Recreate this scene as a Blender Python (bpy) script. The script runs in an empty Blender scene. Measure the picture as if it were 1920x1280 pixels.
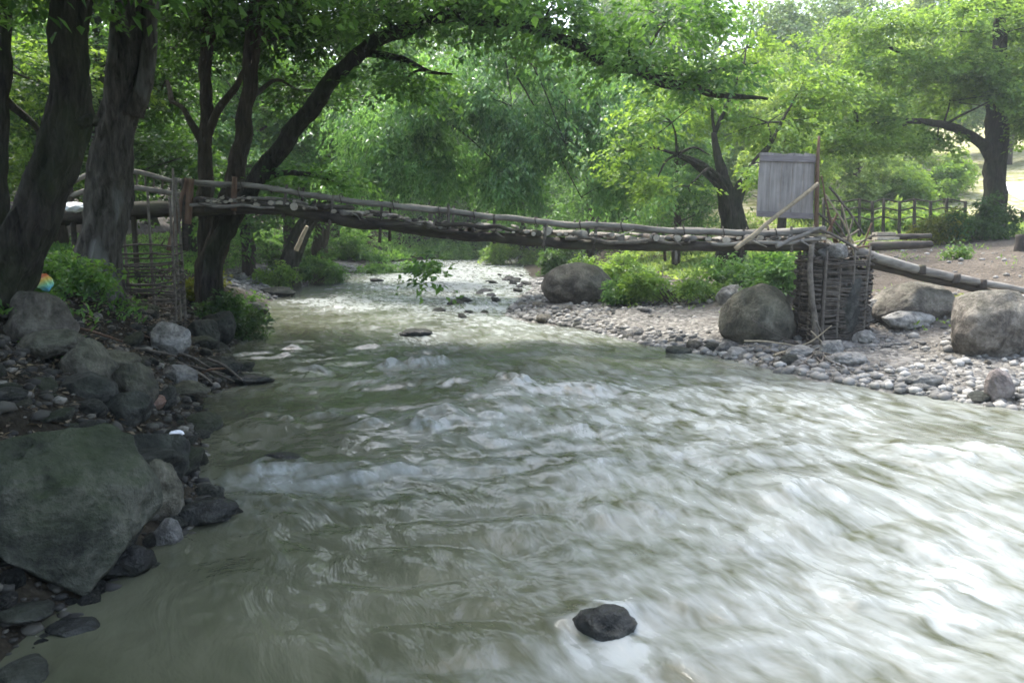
import bpy, bmesh, math, random
import numpy as np
from mathutils import Vector

# ------------------------------------------------------------------ camera, light, exposure
S = bpy.context.scene
COL = S.collection
FPX, HOR, CAMZ = 1495.0, 420.0, 2.0
PITCH = math.atan((640 - HOR) / FPX)
cam = bpy.data.cameras.new("camera")
cam.sensor_width = 36; cam.lens = FPX / 1920 * 36
cam.clip_start = 0.05; cam.clip_end = 1000
camo = bpy.data.objects.new("camera", cam); COL.objects.link(camo)
camo.location = (0, 0, CAMZ); camo.rotation_euler = (math.pi / 2 - PITCH, 0, 0)
S.camera = camo

SUN_EL, SUN_AZ = 60.0, -32.0            # azimuth clockwise from +Y
SKY_STRENGTH, SUN_STRENGTH, SUN_ANGLE = 0.15, 1.5, 14.0
w = bpy.data.worlds.new("World"); S.world = w; w.use_nodes = True
nt = w.node_tree; nt.nodes.clear()
sky = nt.nodes.new("ShaderNodeTexSky"); sky.sky_type = 'NISHITA'; sky.sun_disc = False
sky.sun_elevation = math.radians(SUN_EL); sky.sun_rotation = math.radians(SUN_AZ)
sky.air_density = 1.0; sky.dust_density = 4.0; sky.ozone_density = 1.0
bg = nt.nodes.new("ShaderNodeBackground"); bg.inputs[1].default_value = SKY_STRENGTH
wo = nt.nodes.new("ShaderNodeOutputWorld")
hs = nt.nodes.new("ShaderNodeHueSaturation"); hs.inputs["Saturation"].default_value = 0.8     # thin bright cloud veils the blue
nt.links.new(sky.outputs[0], hs.inputs["Color"]); nt.links.new(hs.outputs[0], bg.inputs[0]); nt.links.new(bg.outputs[0], wo.inputs[0])
sl = bpy.data.lights.new("sun", 'SUN'); sl.energy = SUN_STRENGTH; sl.angle = math.radians(SUN_ANGLE)
sl.color = (1.0, 0.975, 0.93)
so = bpy.data.objects.new("sun", sl); COL.objects.link(so); so.location = (10, 10, 30)
_e, _a = math.radians(SUN_EL), math.radians(SUN_AZ)
sdir = Vector((math.sin(_a) * math.cos(_e), math.cos(_a) * math.cos(_e), math.sin(_e)))
so.rotation_euler = sdir.to_track_quat('Z', 'Y').to_euler()
S.view_settings.view_transform = 'Standard'; S.view_settings.look = 'None'
S.view_settings.exposure = 2.28; S.view_settings.gamma = 1.0
c = S.cycles
c.max_bounces = 7; c.diffuse_bounces = 4; c.glossy_bounces = 3; c.transmission_bounces = 4
c.transparent_max_bounces = 4; c.volume_bounces = 0
c.use_denoising = True; c.filter_width = 1.7
c.caustics_reflective = False; c.caustics_refractive = False

# ------------------------------------------------------------------ projection helpers
cp, sp = math.cos(PITCH), math.sin(PITCH)
def ray(px, py):
    u = (px - 960) / FPX; v = (py - 640) / FPX
    return np.array([u, cp - v * sp, -sp - v * cp])
def P(px, py, Y):
    d = ray(px, py); return np.array([0, 0, CAMZ]) + d * (Y / d[1])
def G(px, py, z=0.0):
    d = ray(px, py); return np.array([0, 0, CAMZ]) + d * ((z - CAMZ) / d[2])

# ------------------------------------------------------------------ noise
def _hash(ix, iy, iz, seed):
    h = (ix.astype(np.int64) * 374761393 + iy.astype(np.int64) * 668265263 + iz.astype(np.int64) * 2147483647 + seed * 974634777) & 0xffffffff
    h = ((h ^ (h >> 13)) * 1274126177) & 0xffffffff
    h = ((h ^ (h >> 16)) * 2246822519) & 0xffffffff
    return ((h ^ (h >> 15)) & 0xffffff) / float(0xffffff)
def vnoise(p, seed=0):
    p = np.asarray(p, float)
    if p.shape[-1] == 2: p = np.concatenate([p, np.zeros(p.shape[:-1] + (1,))], -1)
    i = np.floor(p); f = p - i; f = f * f * f * (f * (f * 6 - 15) + 10)
    i = i.astype(np.int64); r = 0
    for dx in (0, 1):
        for dy in (0, 1):
            for dz in (0, 1):
                wgt = (f[..., 0] if dx else 1 - f[..., 0]) * (f[..., 1] if dy else 1 - f[..., 1]) * (f[..., 2] if dz else 1 - f[..., 2])
                r = r + wgt * _hash(i[..., 0] + dx, i[..., 1] + dy, i[..., 2] + dz, seed)
    return r * 2 - 1
def fbm(p, seed=0, octs=4, gain=0.5):
    p = np.asarray(p, float); a = 1; r = 0; n = 0
    for k in range(octs):
        r = r + a * vnoise(p * (2.03 ** k) + k * 17.3, seed + k); n += a; a *= gain
    return r / n
def sstep(a, b, x):
    t = np.clip((x - a) / (b - a), 0, 1); return t * t * (3 - 2 * t)

# ------------------------------------------------------------------ mesh helpers
def np_mesh(name, V, faces, mat, parent=None, smooth=True, face_attr=None, vert_attr=None, uv=None, link=True):
    """faces: list of int arrays (n,3) / (n,4)"""
    me = bpy.data.meshes.new(name)
    V = np.asarray(V, np.float32)
    faces = [np.asarray(f, np.int32) for f in faces if f is not None and len(f)]
    me.vertices.add(len(V)); me.vertices.foreach_set("co", V.ravel())
    li = np.concatenate([f.ravel() for f in faces]); cnt = np.concatenate([np.full(len(f), f.shape[1], np.int32) for f in faces])
    me.loops.add(len(li)); me.loops.foreach_set("vertex_index", li)
    me.polygons.add(len(cnt)); st = np.concatenate([[0], np.cumsum(cnt)[:-1]]).astype(np.int32)
    me.polygons.foreach_set("loop_start", st)
    me.polygons.foreach_set("use_smooth", np.full(len(cnt), smooth, bool))
    me.update(calc_edges=True)
    for k, a in (face_attr or {}).items():
        at = me.attributes.new(k, 'FLOAT', 'FACE'); at.data.foreach_set("value", np.asarray(a, np.float32))
    for k, a in (vert_attr or {}).items():
        at = me.attributes.new(k, 'FLOAT', 'POINT'); at.data.foreach_set("value", np.asarray(a, np.float32))
    if uv is not None:
        l = me.uv_layers.new(name="flow"); l.data.foreach_set("uv", np.asarray(uv, np.float32)[li].ravel())
    if mat: me.materials.append(mat)
    o = bpy.data.objects.new(name, me)
    if link: COL.objects.link(o)
    if parent: o.parent = parent
    return o

class MB:
    def __init__(s): s.V = []; s.F = {3: [], 4: []}; s.n = 0
    def add(s, V, *Fs):
        V = np.asarray(V, float); 
        for F in Fs:
            F = np.asarray(F, int)
            if len(F): s.F[F.shape[1]].append(F + s.n)
        s.V.append(V); s.n += len(V); return s
    def build(s, name, mat, parent=None, smooth=True, **k):
        V = np.concatenate(s.V)
        if parent is not None: V = V - np.array(parent.location)
        fs = [np.concatenate(s.F[q]) for q in (3, 4) if s.F[q]]
        return np_mesh(name, V, fs, mat, parent, smooth, **k)

def catmull(pts, n):
    pts = np.asarray(pts, float); m = len(pts)
    if m == 2:
        t = np.linspace(0, 1, n)[:, None]; return pts[0] * (1 - t) + pts[1] * t
    e = np.vstack([2 * pts[0] - pts[1], pts, 2 * pts[-1] - pts[-2]])
    t = np.linspace(0, m - 1 - 1e-6, n); k = t.astype(int); f = (t - k)[:, None]
    a, b, c_, d = e[k], e[k + 1], e[k + 2], e[k + 3]
    return 0.5 * (2 * b + (c_ - a) * f + (2 * a - 5 * b + 4 * c_ - d) * f ** 2 + (3 * b - a - 3 * c_ + d) * f ** 3)

def tube(pts, radii, sides=8, n=None, seed=0, rough=0.0, wob=0.0, freq=3.0, ridge=0.0):
    n = n or max(2, 4 * len(pts))
    r = np.interp(np.linspace(0, 1, n), np.linspace(0, 1, len(radii)), radii)
    c_ = catmull(pts, n)
    if wob: 
        seg = np.linspace(0, 1, n)[:, None]
        c_ = c_ + wob * np.stack([vnoise(np.stack([c_[:, 0] * freq + q * 9.1, c_[:, 1] * freq, c_[:, 2] * freq], 1), seed + q) for q in range(3)], 1)
    T = np.gradient(c_, axis=0); T /= np.linalg.norm(T, axis=1)[:, None] + 1e-9
    up = np.array([0, 0, 1.0]) if abs(T[0, 2]) < .9 else np.array([1.0, 0, 0])
    N = np.zeros_like(c_); N[0] = np.cross(T[0], up); N[0] /= np.linalg.norm(N[0])
    for i in range(1, n):
        v = N[i - 1] - T[i] * np.dot(N[i - 1], T[i]); N[i] = v / (np.linalg.norm(v) + 1e-9)
    B = np.cross(T, N)
    a = np.linspace(0, 2 * np.pi, sides, endpoint=False)
    rr = r[:, None] * np.ones(sides)[None]
    dirs = np.cos(a)[None, :, None] * N[:, None] + np.sin(a)[None, :, None] * B[:, None]
    if rough:
        q = c_[:, None] * np.array([1, 1, .55]) * freq + dirs * 1.6
        rr = rr * (1 + rough * fbm(q, seed, 3))
    if ridge:
        al = np.concatenate([[0], np.cumsum(np.linalg.norm(np.diff(c_, axis=0), axis=1))])
        q = np.stack([np.cos(a)[None] * 3.6 + 0 * rr, np.sin(a)[None] * 3.6 + 0 * rr, al[:, None] * 2.4 + 0 * rr], -1)
        rr = rr * (1 + ridge * (fbm(q, seed + 9, 3) - .6 * np.abs(vnoise(q * np.array([2.2, 2.2, 1.4]), seed + 4))))
    V = (c_[:, None] + dirs * rr[..., None]).reshape(-1, 3)
    i = np.arange(n - 1)[:, None] * sides; j = np.arange(sides)[None]; j2 = (j + 1) % sides
    Q = np.stack([i + j, i + j2, i + sides + j2, i + sides + j], -1).reshape(-1, 4)
    V = np.vstack([V, c_[0] - T[0] * r[0] * .05, c_[-1] + T[-1] * r[-1] * .05]); b0 = n * sides
    jj = np.arange(sides); t0 = np.stack([np.full(sides, b0), (jj + 1) % sides, jj], 1)
    t1 = np.stack([np.full(sides, b0 + 1), (n - 1) * sides + jj, (n - 1) * sides + (jj + 1) % sides], 1)
    return V, Q, np.vstack([t0, t1])

def box(c_, sx, sy, sz, rot=None):
    V = np.array([[x, y, z] for x in (-1, 1) for y in (-1, 1) for z in (-1, 1)], float) * np.array([sx, sy, sz]) / 2
    if rot is not None: V = V @ np.asarray(rot).T
    F = [[0, 1, 3, 2], [4, 6, 7, 5], [0, 4, 5, 1], [2, 3, 7, 6], [0, 2, 6, 4], [1, 5, 7, 3]]
    return V + np.asarray(c_), np.array(F)

def tag(o, label=None, cat=None, group=None, kind=None):
    if label: o["label"] = label
    if cat: o["category"] = cat
    if group: o["group"] = group
    if kind: o["kind"] = kind
    return o
def empty(name, loc, label=None, cat=None, group=None):
    o = bpy.data.objects.new(name, None); COL.objects.link(o); o.location = tuple(float(q) for q in loc)
    o.empty_display_size = .1
    return tag(o, label, cat, group)
def copy_tree(o, parent=None):
    r = o.copy(); COL.objects.link(r); r.parent = parent
    for ch in o.children:
        copy_tree(ch, r)
    return r

# ------------------------------------------------------------------ materials
def new_mat(name):
    m = bpy.data.materials.new(name); m.use_nodes = True; t = m.node_tree; t.nodes.clear()
    o = t.nodes.new("ShaderNodeOutputMaterial"); b = t.nodes.new("ShaderNodeBsdfPrincipled")
    t.links.new(b.outputs[0], o.inputs[0]); return m, t, b, o
def node(t, typ, **k):
    n = t.nodes.new(typ)
    for a, v in k.items(): setattr(n, a, v)
    return n
def ramp(t, fac, stops):
    r = node(t, "ShaderNodeValToRGB"); e = r.color_ramp.elements
    while len(e) < len(stops): e.new(0.5)
    for q, (p, col) in zip(e, stops): q.position = p; q.color = (*col, 1)
    t.links.new(fac, r.inputs[0]); return r.outputs[0]
def noise(t, scale, detail=5, rough=.6, vec=None, dist=0):
    n = node(t, "ShaderNodeTexNoise"); n.inputs["Scale"].default_value = scale; n.inputs["Detail"].default_value = detail
    n.inputs["Roughness"].default_value = rough; n.inputs["Distortion"].default_value = dist
    if vec is not None: t.links.new(vec, n.inputs["Vector"])
    return n.outputs[0]
def coords(t, kind="Object", scale=(1, 1, 1)):
    n = node(t, "ShaderNodeTexCoord"); mp = node(t, "ShaderNodeMapping"); mp.inputs["Scale"].default_value = scale
    t.links.new(n.outputs[kind], mp.inputs[0]); return mp.outputs[0]
def mixc(t, fac, a, b):
    n = node(t, "ShaderNodeMix", data_type='RGBA')
    for s, v in ((n.inputs[0], fac), (n.inputs[6], a), (n.inputs[7], b)):
        if isinstance(v, (int, float)): s.default_value = v
        elif isinstance(v, tuple): s.default_value = (*v, 1)
        else: t.links.new(v, s)
    return n.outputs[2]
def mth(t, op, a, b=0.0, c_=None, clamp=False):
    n = node(t, "ShaderNodeMath", operation=op, use_clamp=clamp)
    for s, v in zip(n.inputs, (a, b, c_)):
        if v is None: continue
        if isinstance(v, (int, float)): s.default_value = v
        else: t.links.new(v, s)
    return n.outputs[0]
def bump(t, b, h, strength=.5, dist=.02):
    n = node(t, "ShaderNodeBump"); n.inputs["Strength"].default_value = strength; n.inputs["Distance"].default_value = dist
    t.links.new(h, n.inputs["Height"]); t.links.new(n.outputs[0], b.inputs["Normal"])
def attr(t, name):
    n = node(t, "ShaderNodeAttribute", attribute_name=name); return n.outputs["Fac"]

def leaf_mat(name, dark, light, trans=.35, rough=.45, spec=.35, tcol=None):
    m, t, b, o = new_mat(name)
    f = attr(t, "tint"); col = mixc(t, f, dark, light)
    t.links.new(col, b.inputs["Base Color"]); b.inputs["Roughness"].default_value = rough
    b.inputs["Specular IOR Level"].default_value = spec
    tr = node(t, "ShaderNodeBsdfTranslucent")
    tl = tuple(min(1, x * k) for x, k in zip(light, (1.7, 1.5, .8))) if tcol is None else tcol
    td = tuple(min(1, x * k) for x, k in zip(dark, (1.7, 1.5, .8))) if tcol is None else tcol
    t.links.new(mixc(t, f, td, tl), tr.inputs[0])
    mx = node(t, "ShaderNodeMixShader"); mx.inputs[0].default_value = trans
    t.links.new(b.outputs[0], mx.inputs[1]); t.links.new(tr.outputs[0], mx.inputs[2]); t.links.new(mx.outputs[0], o.inputs[0])
    return m
LEAF = {
    'deep':  leaf_mat("leaf_deep", (.027, .066, .02), (.066, .15, .035), trans=.44),
    'mid':   leaf_mat("leaf_mid", (.045, .115, .034), (.125, .265, .065), trans=.5, spec=.45),
    'fresh': leaf_mat("leaf_fresh", (.075, .16, .035), (.2, .335, .075), trans=.52, spec=.45),
    'blue':  leaf_mat("leaf_blue", (.055, .14, .052), (.165, .335, .125), trans=.5, spec=.6, rough=.35),
    'pale':  leaf_mat("leaf_pale", (.12, .21, .07), (.28, .4, .13), trans=.48),
    'gold':  leaf_mat("leaf_gold", (.09, .13, .02), (.24, .26, .035), trans=.4),
    'hill':  leaf_mat("leaf_hill", (.09, .165, .075), (.2, .31, .14), trans=.45),
}
def bark_mat(name, a, b_, moss=.3, pale=0.0, mcol=(.03, .05, .012)):
    m, t, b, o = new_mat(name)
    v = coords(t, "Object", (1, 1, .2)); n1 = noise(t, 13, 7, .7, v, .5); v2 = coords(t, "Object"); n2 = noise(t, 1.6, 4, .6, v2)
    col = ramp(t, n1, [(.32, a), (.68, b_)])
    if pale:
        n4 = noise(t, 1.3, 3, .5, coords(t, "Object", (1.6, 1.6, .5)))
        k = ramp(t, n4, [(.56, (0, 0, 0)), (.62, (pale,) * 3)])
        col = mixc(t, k, col, (.2, .2, .185))
    if moss:
        k = ramp(t, n2, [(.5 - .12, (0, 0, 0)), (.72, (moss,) * 3)])
        col = mixc(t, k, col, mcol)
    t.links.new(col, b.inputs["Base Color"]); b.inputs["Roughness"].default_value = .9
    b.inputs["Specular IOR Level"].default_value = .2
    bump(t, b, n1, 1.0, .12); return m
BARK_DARK = bark_mat("bark_dark", (.009, .008, .0065), (.075, .066, .053), .6)
BARK_GREY = bark_mat("bark_grey", (.016, .013, .01), (.16, .145, .125), .25, .8)
BARK_BROWN = bark_mat("bark_brown", (.03, .023, .017), (.10, .08, .06), .3)
BARK_PALE = bark_mat("bark_pale", (.16, .155, .145), (.36, .35, .33), 0)
def wood_mat(name, a, b_, rough=.8, moss=0., sc=(1, 1, 1)):
    m, t, b, o = new_mat(name)
    n1 = noise(t, 14, 6, .65, coords(t, "Object", sc)); n2 = noise(t, 2.3, 4, .6, coords(t, "Object"))
    col = ramp(t, mth(t, 'ADD', mth(t, 'MULTIPLY', n1, .6), mth(t, 'MULTIPLY', n2, .4)), [(.35, a), (.65, b_)])
    if moss: col = mixc(t, ramp(t, n2, [(.5, (0, 0, 0)), (.65, (moss,) * 3)]), col, (.05, .065, .02))
    t.links.new(col, b.inputs["Base Color"]); b.inputs["Roughness"].default_value = rough
    b.inputs["Specular IOR Level"].default_value = .25
    bump(t, b, n1, .7, .015); return m
LOG = wood_mat("weathered_log", (.085, .077, .066), (.31, .29, .25), moss=.2, sc=(.25, 1, 1))
LOG_DARK = wood_mat("dark_log", (.02, .017, .014), (.085, .072, .058), moss=.3, sc=(.25, 1, 1))
CUT = wood_mat("cut_wood", (.2, .18, .14), (.46, .42, .34), sc=(1, .3, 1))
BOARD = wood_mat("grey_board", (.165, .152, .14), (.345, .325, .3), sc=(1.6, 1.6, .12))
BOARD_D = wood_mat("grey_batten", (.12, .105, .105), (.26, .24, .24), sc=(.3, 4, 4))
POLE = wood_mat("pale_pole", (.18, .15, .1), (.42, .36, .25))
TWIG = wood_mat("twig_grey", (.05, .042, .035), (.2, .18, .145))
TWIG_D = wood_mat("twig_dark", (.028, .024, .02), (.12, .105, .085))
REDWOOD = wood_mat("reddish_post", (.06, .035, .022), (.19, .125, .085), sc=(2, 2, .25))
FENCE = wood_mat("fence_dark", (.025, .022, .018), (.07, .06, .05))

def rock_mat(name, cols, moss=0., mcol=(.045, .06, .02), rough=.75, speck=.3, mossup=True):
    m, t, b, o = new_mat(name)
    v = coords(t, "Object"); n1 = noise(t, 3.0, 9, .66, v, .4); n2 = noise(t, 24, 4, .7, v); n3 = noise(t, 2.0, 7, .65, v)
    oi = node(t, "ShaderNodeObjectInfo")
    f = mth(t, 'ADD', mth(t, 'MULTIPLY', mth(t, 'SUBTRACT', n1, .5), 1.5), mth(t, 'ADD', mth(t, 'MULTIPLY', mth(t, 'SUBTRACT', n2, .5), speck * 2), .5))
    col = ramp(t, f, [(.3, cols[0]), (.5, cols[1]), (.72, cols[2])])
    hsv = node(t, "ShaderNodeHueSaturation"); t.links.new(col, hsv.inputs["Color"])
    t.links.new(mth(t, 'ADD', mth(t, 'MULTIPLY', oi.outputs["Random"], .7), .65), hsv.inputs["Value"])
    col = hsv.outputs[0]
    if moss:
        gm = node(t, "ShaderNodeNewGeometry"); sx = node(t, "ShaderNodeSeparateXYZ"); t.links.new(gm.outputs["Normal"], sx.inputs[0])
        k = mth(t, 'MULTIPLY', mth(t, 'ADD', mth(t, 'MULTIPLY', sx.outputs[2], .35), n3), 1.0)
        col = mixc(t, ramp(t, k, [(.5, (0, 0, 0)), (.85, (moss,) * 3)]), col, mcol)
    t.links.new(col, b.inputs["Base Color"]); b.inputs["Roughness"].default_value = rough
    b.inputs["Specular IOR Level"].default_value = .3
    bump(t, b, mth(t, 'ADD', n1, mth(t, 'MULTIPLY', n2, .3)), 1.0, .09); return m
R_GREY = rock_mat("rock_grey", [(.06, .06, .055), (.145, .144, .132), (.27, .266, .245)])
R_PALE = rock_mat("rock_pale", [(.12, .118, .106), (.23, .226, .205), (.37, .36, .33)])
R_TAN = rock_mat("rock_tan", [(.06, .052, .042), (.145, .128, .105), (.27, .245, .205)], .3)
R_MOSS = rock_mat("rock_mossy", [(.018, .02, .015), (.05, .054, .04), (.12, .12, .095)], .7, (.028, .042, .012))
R_OLIVE = rock_mat("rock_olive", [(.035, .034, .026), (.085, .08, .06), (.16, .152, .12)], .35)
R_DARK = rock_mat("rock_dark", [(.012, .013, .011), (.033, .035, .03), (.085, .087, .075)], .3, (.025, .035, .012))
R_WET = rock_mat("rock_wet", [(.008, .009, .008), (.02, .022, .02), (.05, .052, .045)], 0, rough=.18)
R_MAUVE = rock_mat("rock_mauve", [(.13, .11, .1), (.25, .215, .195), (.38, .34, .31)])
R_RED = rock_mat("rock_reddish", [(.16, .09, .06), (.2, .13, .1), (.3, .22, .17)])

# ------------------------------------------------------------------ river and terrain
def poly_to_xy(pts): 
    a = np.array([G(x, y, 0)[:2] for x, y in pts]); return a[np.argsort(a[:, 1])]
_L = poly_to_xy([(100, 1175), (250, 1070), (345, 985), (425, 965), (350, 880), (365, 800), (375, 740), (455, 712), (405, 655), (455, 620), (480, 590), (545, 545), (600, 522), (720, 503)])
XLp = np.vstack([[(-2.0, -12), (-2.2, 0), (-2.3, 2.5)], _L, [(-6.6, 42), (-4.2, 47), (1, 53), (9, 62), (25, 75)]])
_R = poly_to_xy([(1920, 765), (1780, 742), (1650, 725), (1480, 695), (1370, 668), (1230, 645), (1100, 615), (1010, 602), (960, 590), (985, 565), (1010, 540), (1000, 518)])
XRp = np.vstack([[(11, -12), (8.6, 0), (7.2, 4)], _R, [(.6, 37), (.9, 43), (4, 47), (10, 52), (20, 60), (30, 66)]])
XLp = XLp[np.argsort(XLp[:, 1])]; XRp = XRp[np.argsort(XRp[:, 1])]
def XL(y): return np.interp(y, XLp[:, 1], XLp[:, 0])
def XR(y): return np.interp(y, XRp[:, 1], XRp[:, 0])
def H(x, y, detail=True):
    x = np.asarray(x, float); y = np.asarray(y, float)
    jit = .35 * vnoise(np.stack([x * .9, y * .9], -1), 5) * sstep(40, 20, y)
    dl = XL(y) - x + jit * .5; dr = x - XR(y) + jit
    near = np.interp(dl, [-6, -1.2, 0, .3, 1, 2, 4, 10, 30], [-.9, -.4, 0, .22, .62, 1.12, 1.45, 1.9, 5])
    far = np.interp(dl, [-6, -1.2, 0, .6, 2, 4, 8, 30], [-.9, -.35, 0, .12, .35, .8, 1.5, 5])
    kf = sstep(17, 24, y); hl = near * (1 - kf) + far * kf
    hr = np.interp(dr, [-6, -1.5, 0, .5, 3, 5, 8, 13, 25, 60], [-.9, -.3, 0, .07, .22, .55, 1.15, 1.6, 2.3, 9])
    h = np.where(dl > -dr + 0 * x, np.where(dl > dr, hl, hr), np.where(dl > dr, hl, hr))
    h = h + sstep(3, 9, dr) * .2 * np.maximum(0, y - 31) + sstep(-5, 6, dl) * .16 * np.maximum(0, y - 44)
    h = h + .1 * np.maximum(0, y - 72)
    if detail:
        k = sstep(-.5, .4, np.maximum(dl, dr))
        h = h + (.05 + .05 * sstep(.2, 2, dl)) * k * fbm(np.stack([x * 1.7, y * 1.7], -1), 8, 3) + .03 * k * fbm(np.stack([x * 7, y * 7], -1), 12, 2)
    return h
def h1(x, y): return float(H(np.array([x]), np.array([y]))[0])

def GH(px, py):
    'where the line of sight through a pixel of the photograph meets the ground or the water'
    d = ray(px, py); Y = np.linspace(2.2, 60, 6000); p = np.array([0, 0, CAMZ]) + d[None] * (Y / d[1])[:, None]
    k = np.argmax(p[:, 2] < np.maximum(H(p[:, 0], p[:, 1], False), -.02)); return p[k]
def build_ground():
    ys = np.concatenate([np.linspace(-14, 2, 40), np.linspace(2.08, 26, 330), np.linspace(26.2, 60, 130), np.linspace(61, 140, 50)])
    k = np.linspace(-1, 1, 420); xs = 6 * k + 14 * np.sign(k) * np.abs(k) ** 3 + 70 * np.sign(k) * np.abs(k) ** 9
    X, Y = np.meshgrid(xs - .5, ys); Z = H(X, Y)
    V = np.stack([X, Y, Z], -1).reshape(-1, 3); n, m = X.shape
    i = np.arange(n - 1)[:, None] * m + np.arange(m - 1)[None]
    Q = np.stack([i, i + 1, i + m + 1, i + m], -1).reshape(-1, 4)
    dl = XL(Y) - X; dr = X - XR(Y)
    # 0 soil, 1 gravel, 2 dirt, 3 meadow
    grav = sstep(-1.5, -.4, dr) * sstep(4.4, 2.4, dr + .8 * vnoise(np.stack([X, Y], -1) * .8, 3)) * sstep(32, 26, Y)
    grav = np.maximum(grav, sstep(19, 23, Y) * sstep(40, 34, Y) * sstep(-1, 0, dl) * sstep(3.6, 2.2, dl))
    dirt = sstep(1.5, 3.5, dr) * sstep(30, 26, Y + 0 * X)
    mead = sstep(5, 9, dr) * sstep(23, 28, Y + 2 * vnoise(np.stack([X, Y], -1) * .5, 4))
    m_, t, b, o = new_mat("ground_mix")
    v = coords(t, "Object"); n1 = noise(t, 3, 8, .65, v); n2 = noise(t, 30, 4, .7, v)
    vo = node(t, "ShaderNodeTexVoronoi"); vo.inputs["Scale"].default_value = 16; t.links.new(v, vo.inputs["Vector"])
    soil = ramp(t, mth(t, 'ADD', mth(t, 'MULTIPLY', n1, .6), mth(t, 'MULTIPLY', n2, .4)), [(.35, (.012, .01, .007)), (.55, (.032, .027, .018)), (.7, (.07, .06, .042))])
    sx = node(t, "ShaderNodeSeparateColor"); t.links.new(vo.outputs["Color"], sx.inputs[0])
    gr = ramp(t, sx.outputs[0], [(0, (.07, .068, .062)), (.5, (.15, .146, .133)), (1, (.3, .29, .26))])
    gr = mixc(t, ramp(t, n1, [(.4, (0, 0, 0)), (.65, (.7, .7, .7))]), gr, (.125, .115, .098))
    di = ramp(t, mth(t, 'ADD', mth(t, 'MULTIPLY', n1, .6), mth(t, 'MULTIPLY', n2, .4)), [(.3, (.06, .05, .038)), (.55, (.115, .098, .078)), (.75, (.18, .16, .13))])
    me = ramp(t, n1, [(.3, (.12, .16, .045)), (.45, (.26, .26, .1)), (.62, (.5, .46, .34))])
    col = mixc(t, attr(t, "dirt"), soil, di); col = mixc(t, attr(t, "gravel"), col, gr); col = mixc(t, attr(t, "meadow"), col, me)
    t.links.new(col, b.inputs["Base Color"]); b.inputs["Roughness"].default_value = .95; b.inputs["Specular IOR Level"].default_value = .15
    hh = mth(t, 'ADD', mth(t, 'MULTIPLY', vo.outputs["Distance"], -1.2), mth(t, 'ADD', n1, mth(t, 'MULTIPLY', n2, .4)))
    bump(t, b, hh, .9, .04)
    o_ = np_mesh("ground", V, [Q], m_, None, True, vert_attr={"gravel": grav.ravel(), "dirt": dirt.ravel(), "meadow": mead.ravel()})
    tag(o_, "stony river bed, dark soil bank, gravel bar and brown dirt slope", "ground", kind="structure")
build_ground()

# ------------------------------------------------------------------ water
FL = np.array([.30, -.954])             # downstream
CREST = [  # px, py, amplitude, half width across, half length along
    (590, 565, .08, 1.3, .5), (640, 580, .06, 1.0, .4), (300 + 180, 665, .07, .5, .22), (600, 655, .09, .6, .22), (690, 695, .10, .5, .25),
    (800, 685, .12, .35, .25), (730, 715, .08, .5, .25), (945, 720, .15, .45, .26), (1040, 735, .09, .8, .3), (800, 795, .14, .5, .25), (880, 790, .12, .35, .22),
    (580, 780, .08, .35, .2), (500, 880, .05, .45, .12), (600, 876, .065, .4, .12), (700, 893, .06, .4, .12), (960, 870, .07, .5, .2),
    (1100, 820, .07, .6, .25), (1370, 840, .06, .5, .3), (1500, 930, .08, .35, .35), (1750, 850, .1, .4, .3), (1850, 870, .08, .3, .3),
    (1230, 960, .07, .3, .3), (1380, 970, -.05, .3, .25), (1560, 1090, -.06, .35, .25), (1700, 1110, .07, .4, .3), (1850, 1020, .06, .4, .3),
    (780, 632, .06, .8, .3), (1000, 640, .04, .9, .4), (1200, 700, .04, .9, .4), (1500, 760, .05, .7, .35), (660, 540, .07, 1.2, .5), (780, 520, .06, 1.5, .7),
    (860, 580, .06, 1.0, .5), (1120, 1150, .07, .22, .1), (1190, 1150, .05, .2, .16), (700, 620, .05, .7, .35)]
WHITE = [  # px, py, rx, ry (metres across, along), strength  : whiteness painted for broken water and for sky reflected off it
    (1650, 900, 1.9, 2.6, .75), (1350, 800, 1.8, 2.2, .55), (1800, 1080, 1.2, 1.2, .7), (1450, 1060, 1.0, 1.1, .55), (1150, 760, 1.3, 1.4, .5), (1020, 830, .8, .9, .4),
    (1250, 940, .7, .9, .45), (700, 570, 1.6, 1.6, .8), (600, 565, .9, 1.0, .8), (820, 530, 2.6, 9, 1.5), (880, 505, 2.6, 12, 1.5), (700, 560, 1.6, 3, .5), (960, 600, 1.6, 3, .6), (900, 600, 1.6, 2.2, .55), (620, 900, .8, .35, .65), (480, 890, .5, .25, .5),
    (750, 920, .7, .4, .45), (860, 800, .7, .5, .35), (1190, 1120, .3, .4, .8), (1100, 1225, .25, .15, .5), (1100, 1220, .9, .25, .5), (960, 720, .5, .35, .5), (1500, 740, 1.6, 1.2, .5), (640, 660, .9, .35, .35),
    (1750, 1200, 1.0, .5, .4), (790, 640, .6, .35, .35), (1350, 1230, .8, .3, .35), (1000, 1000, .7, .4, .2), (1880, 800, .8, 1.2, .4)]
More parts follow.
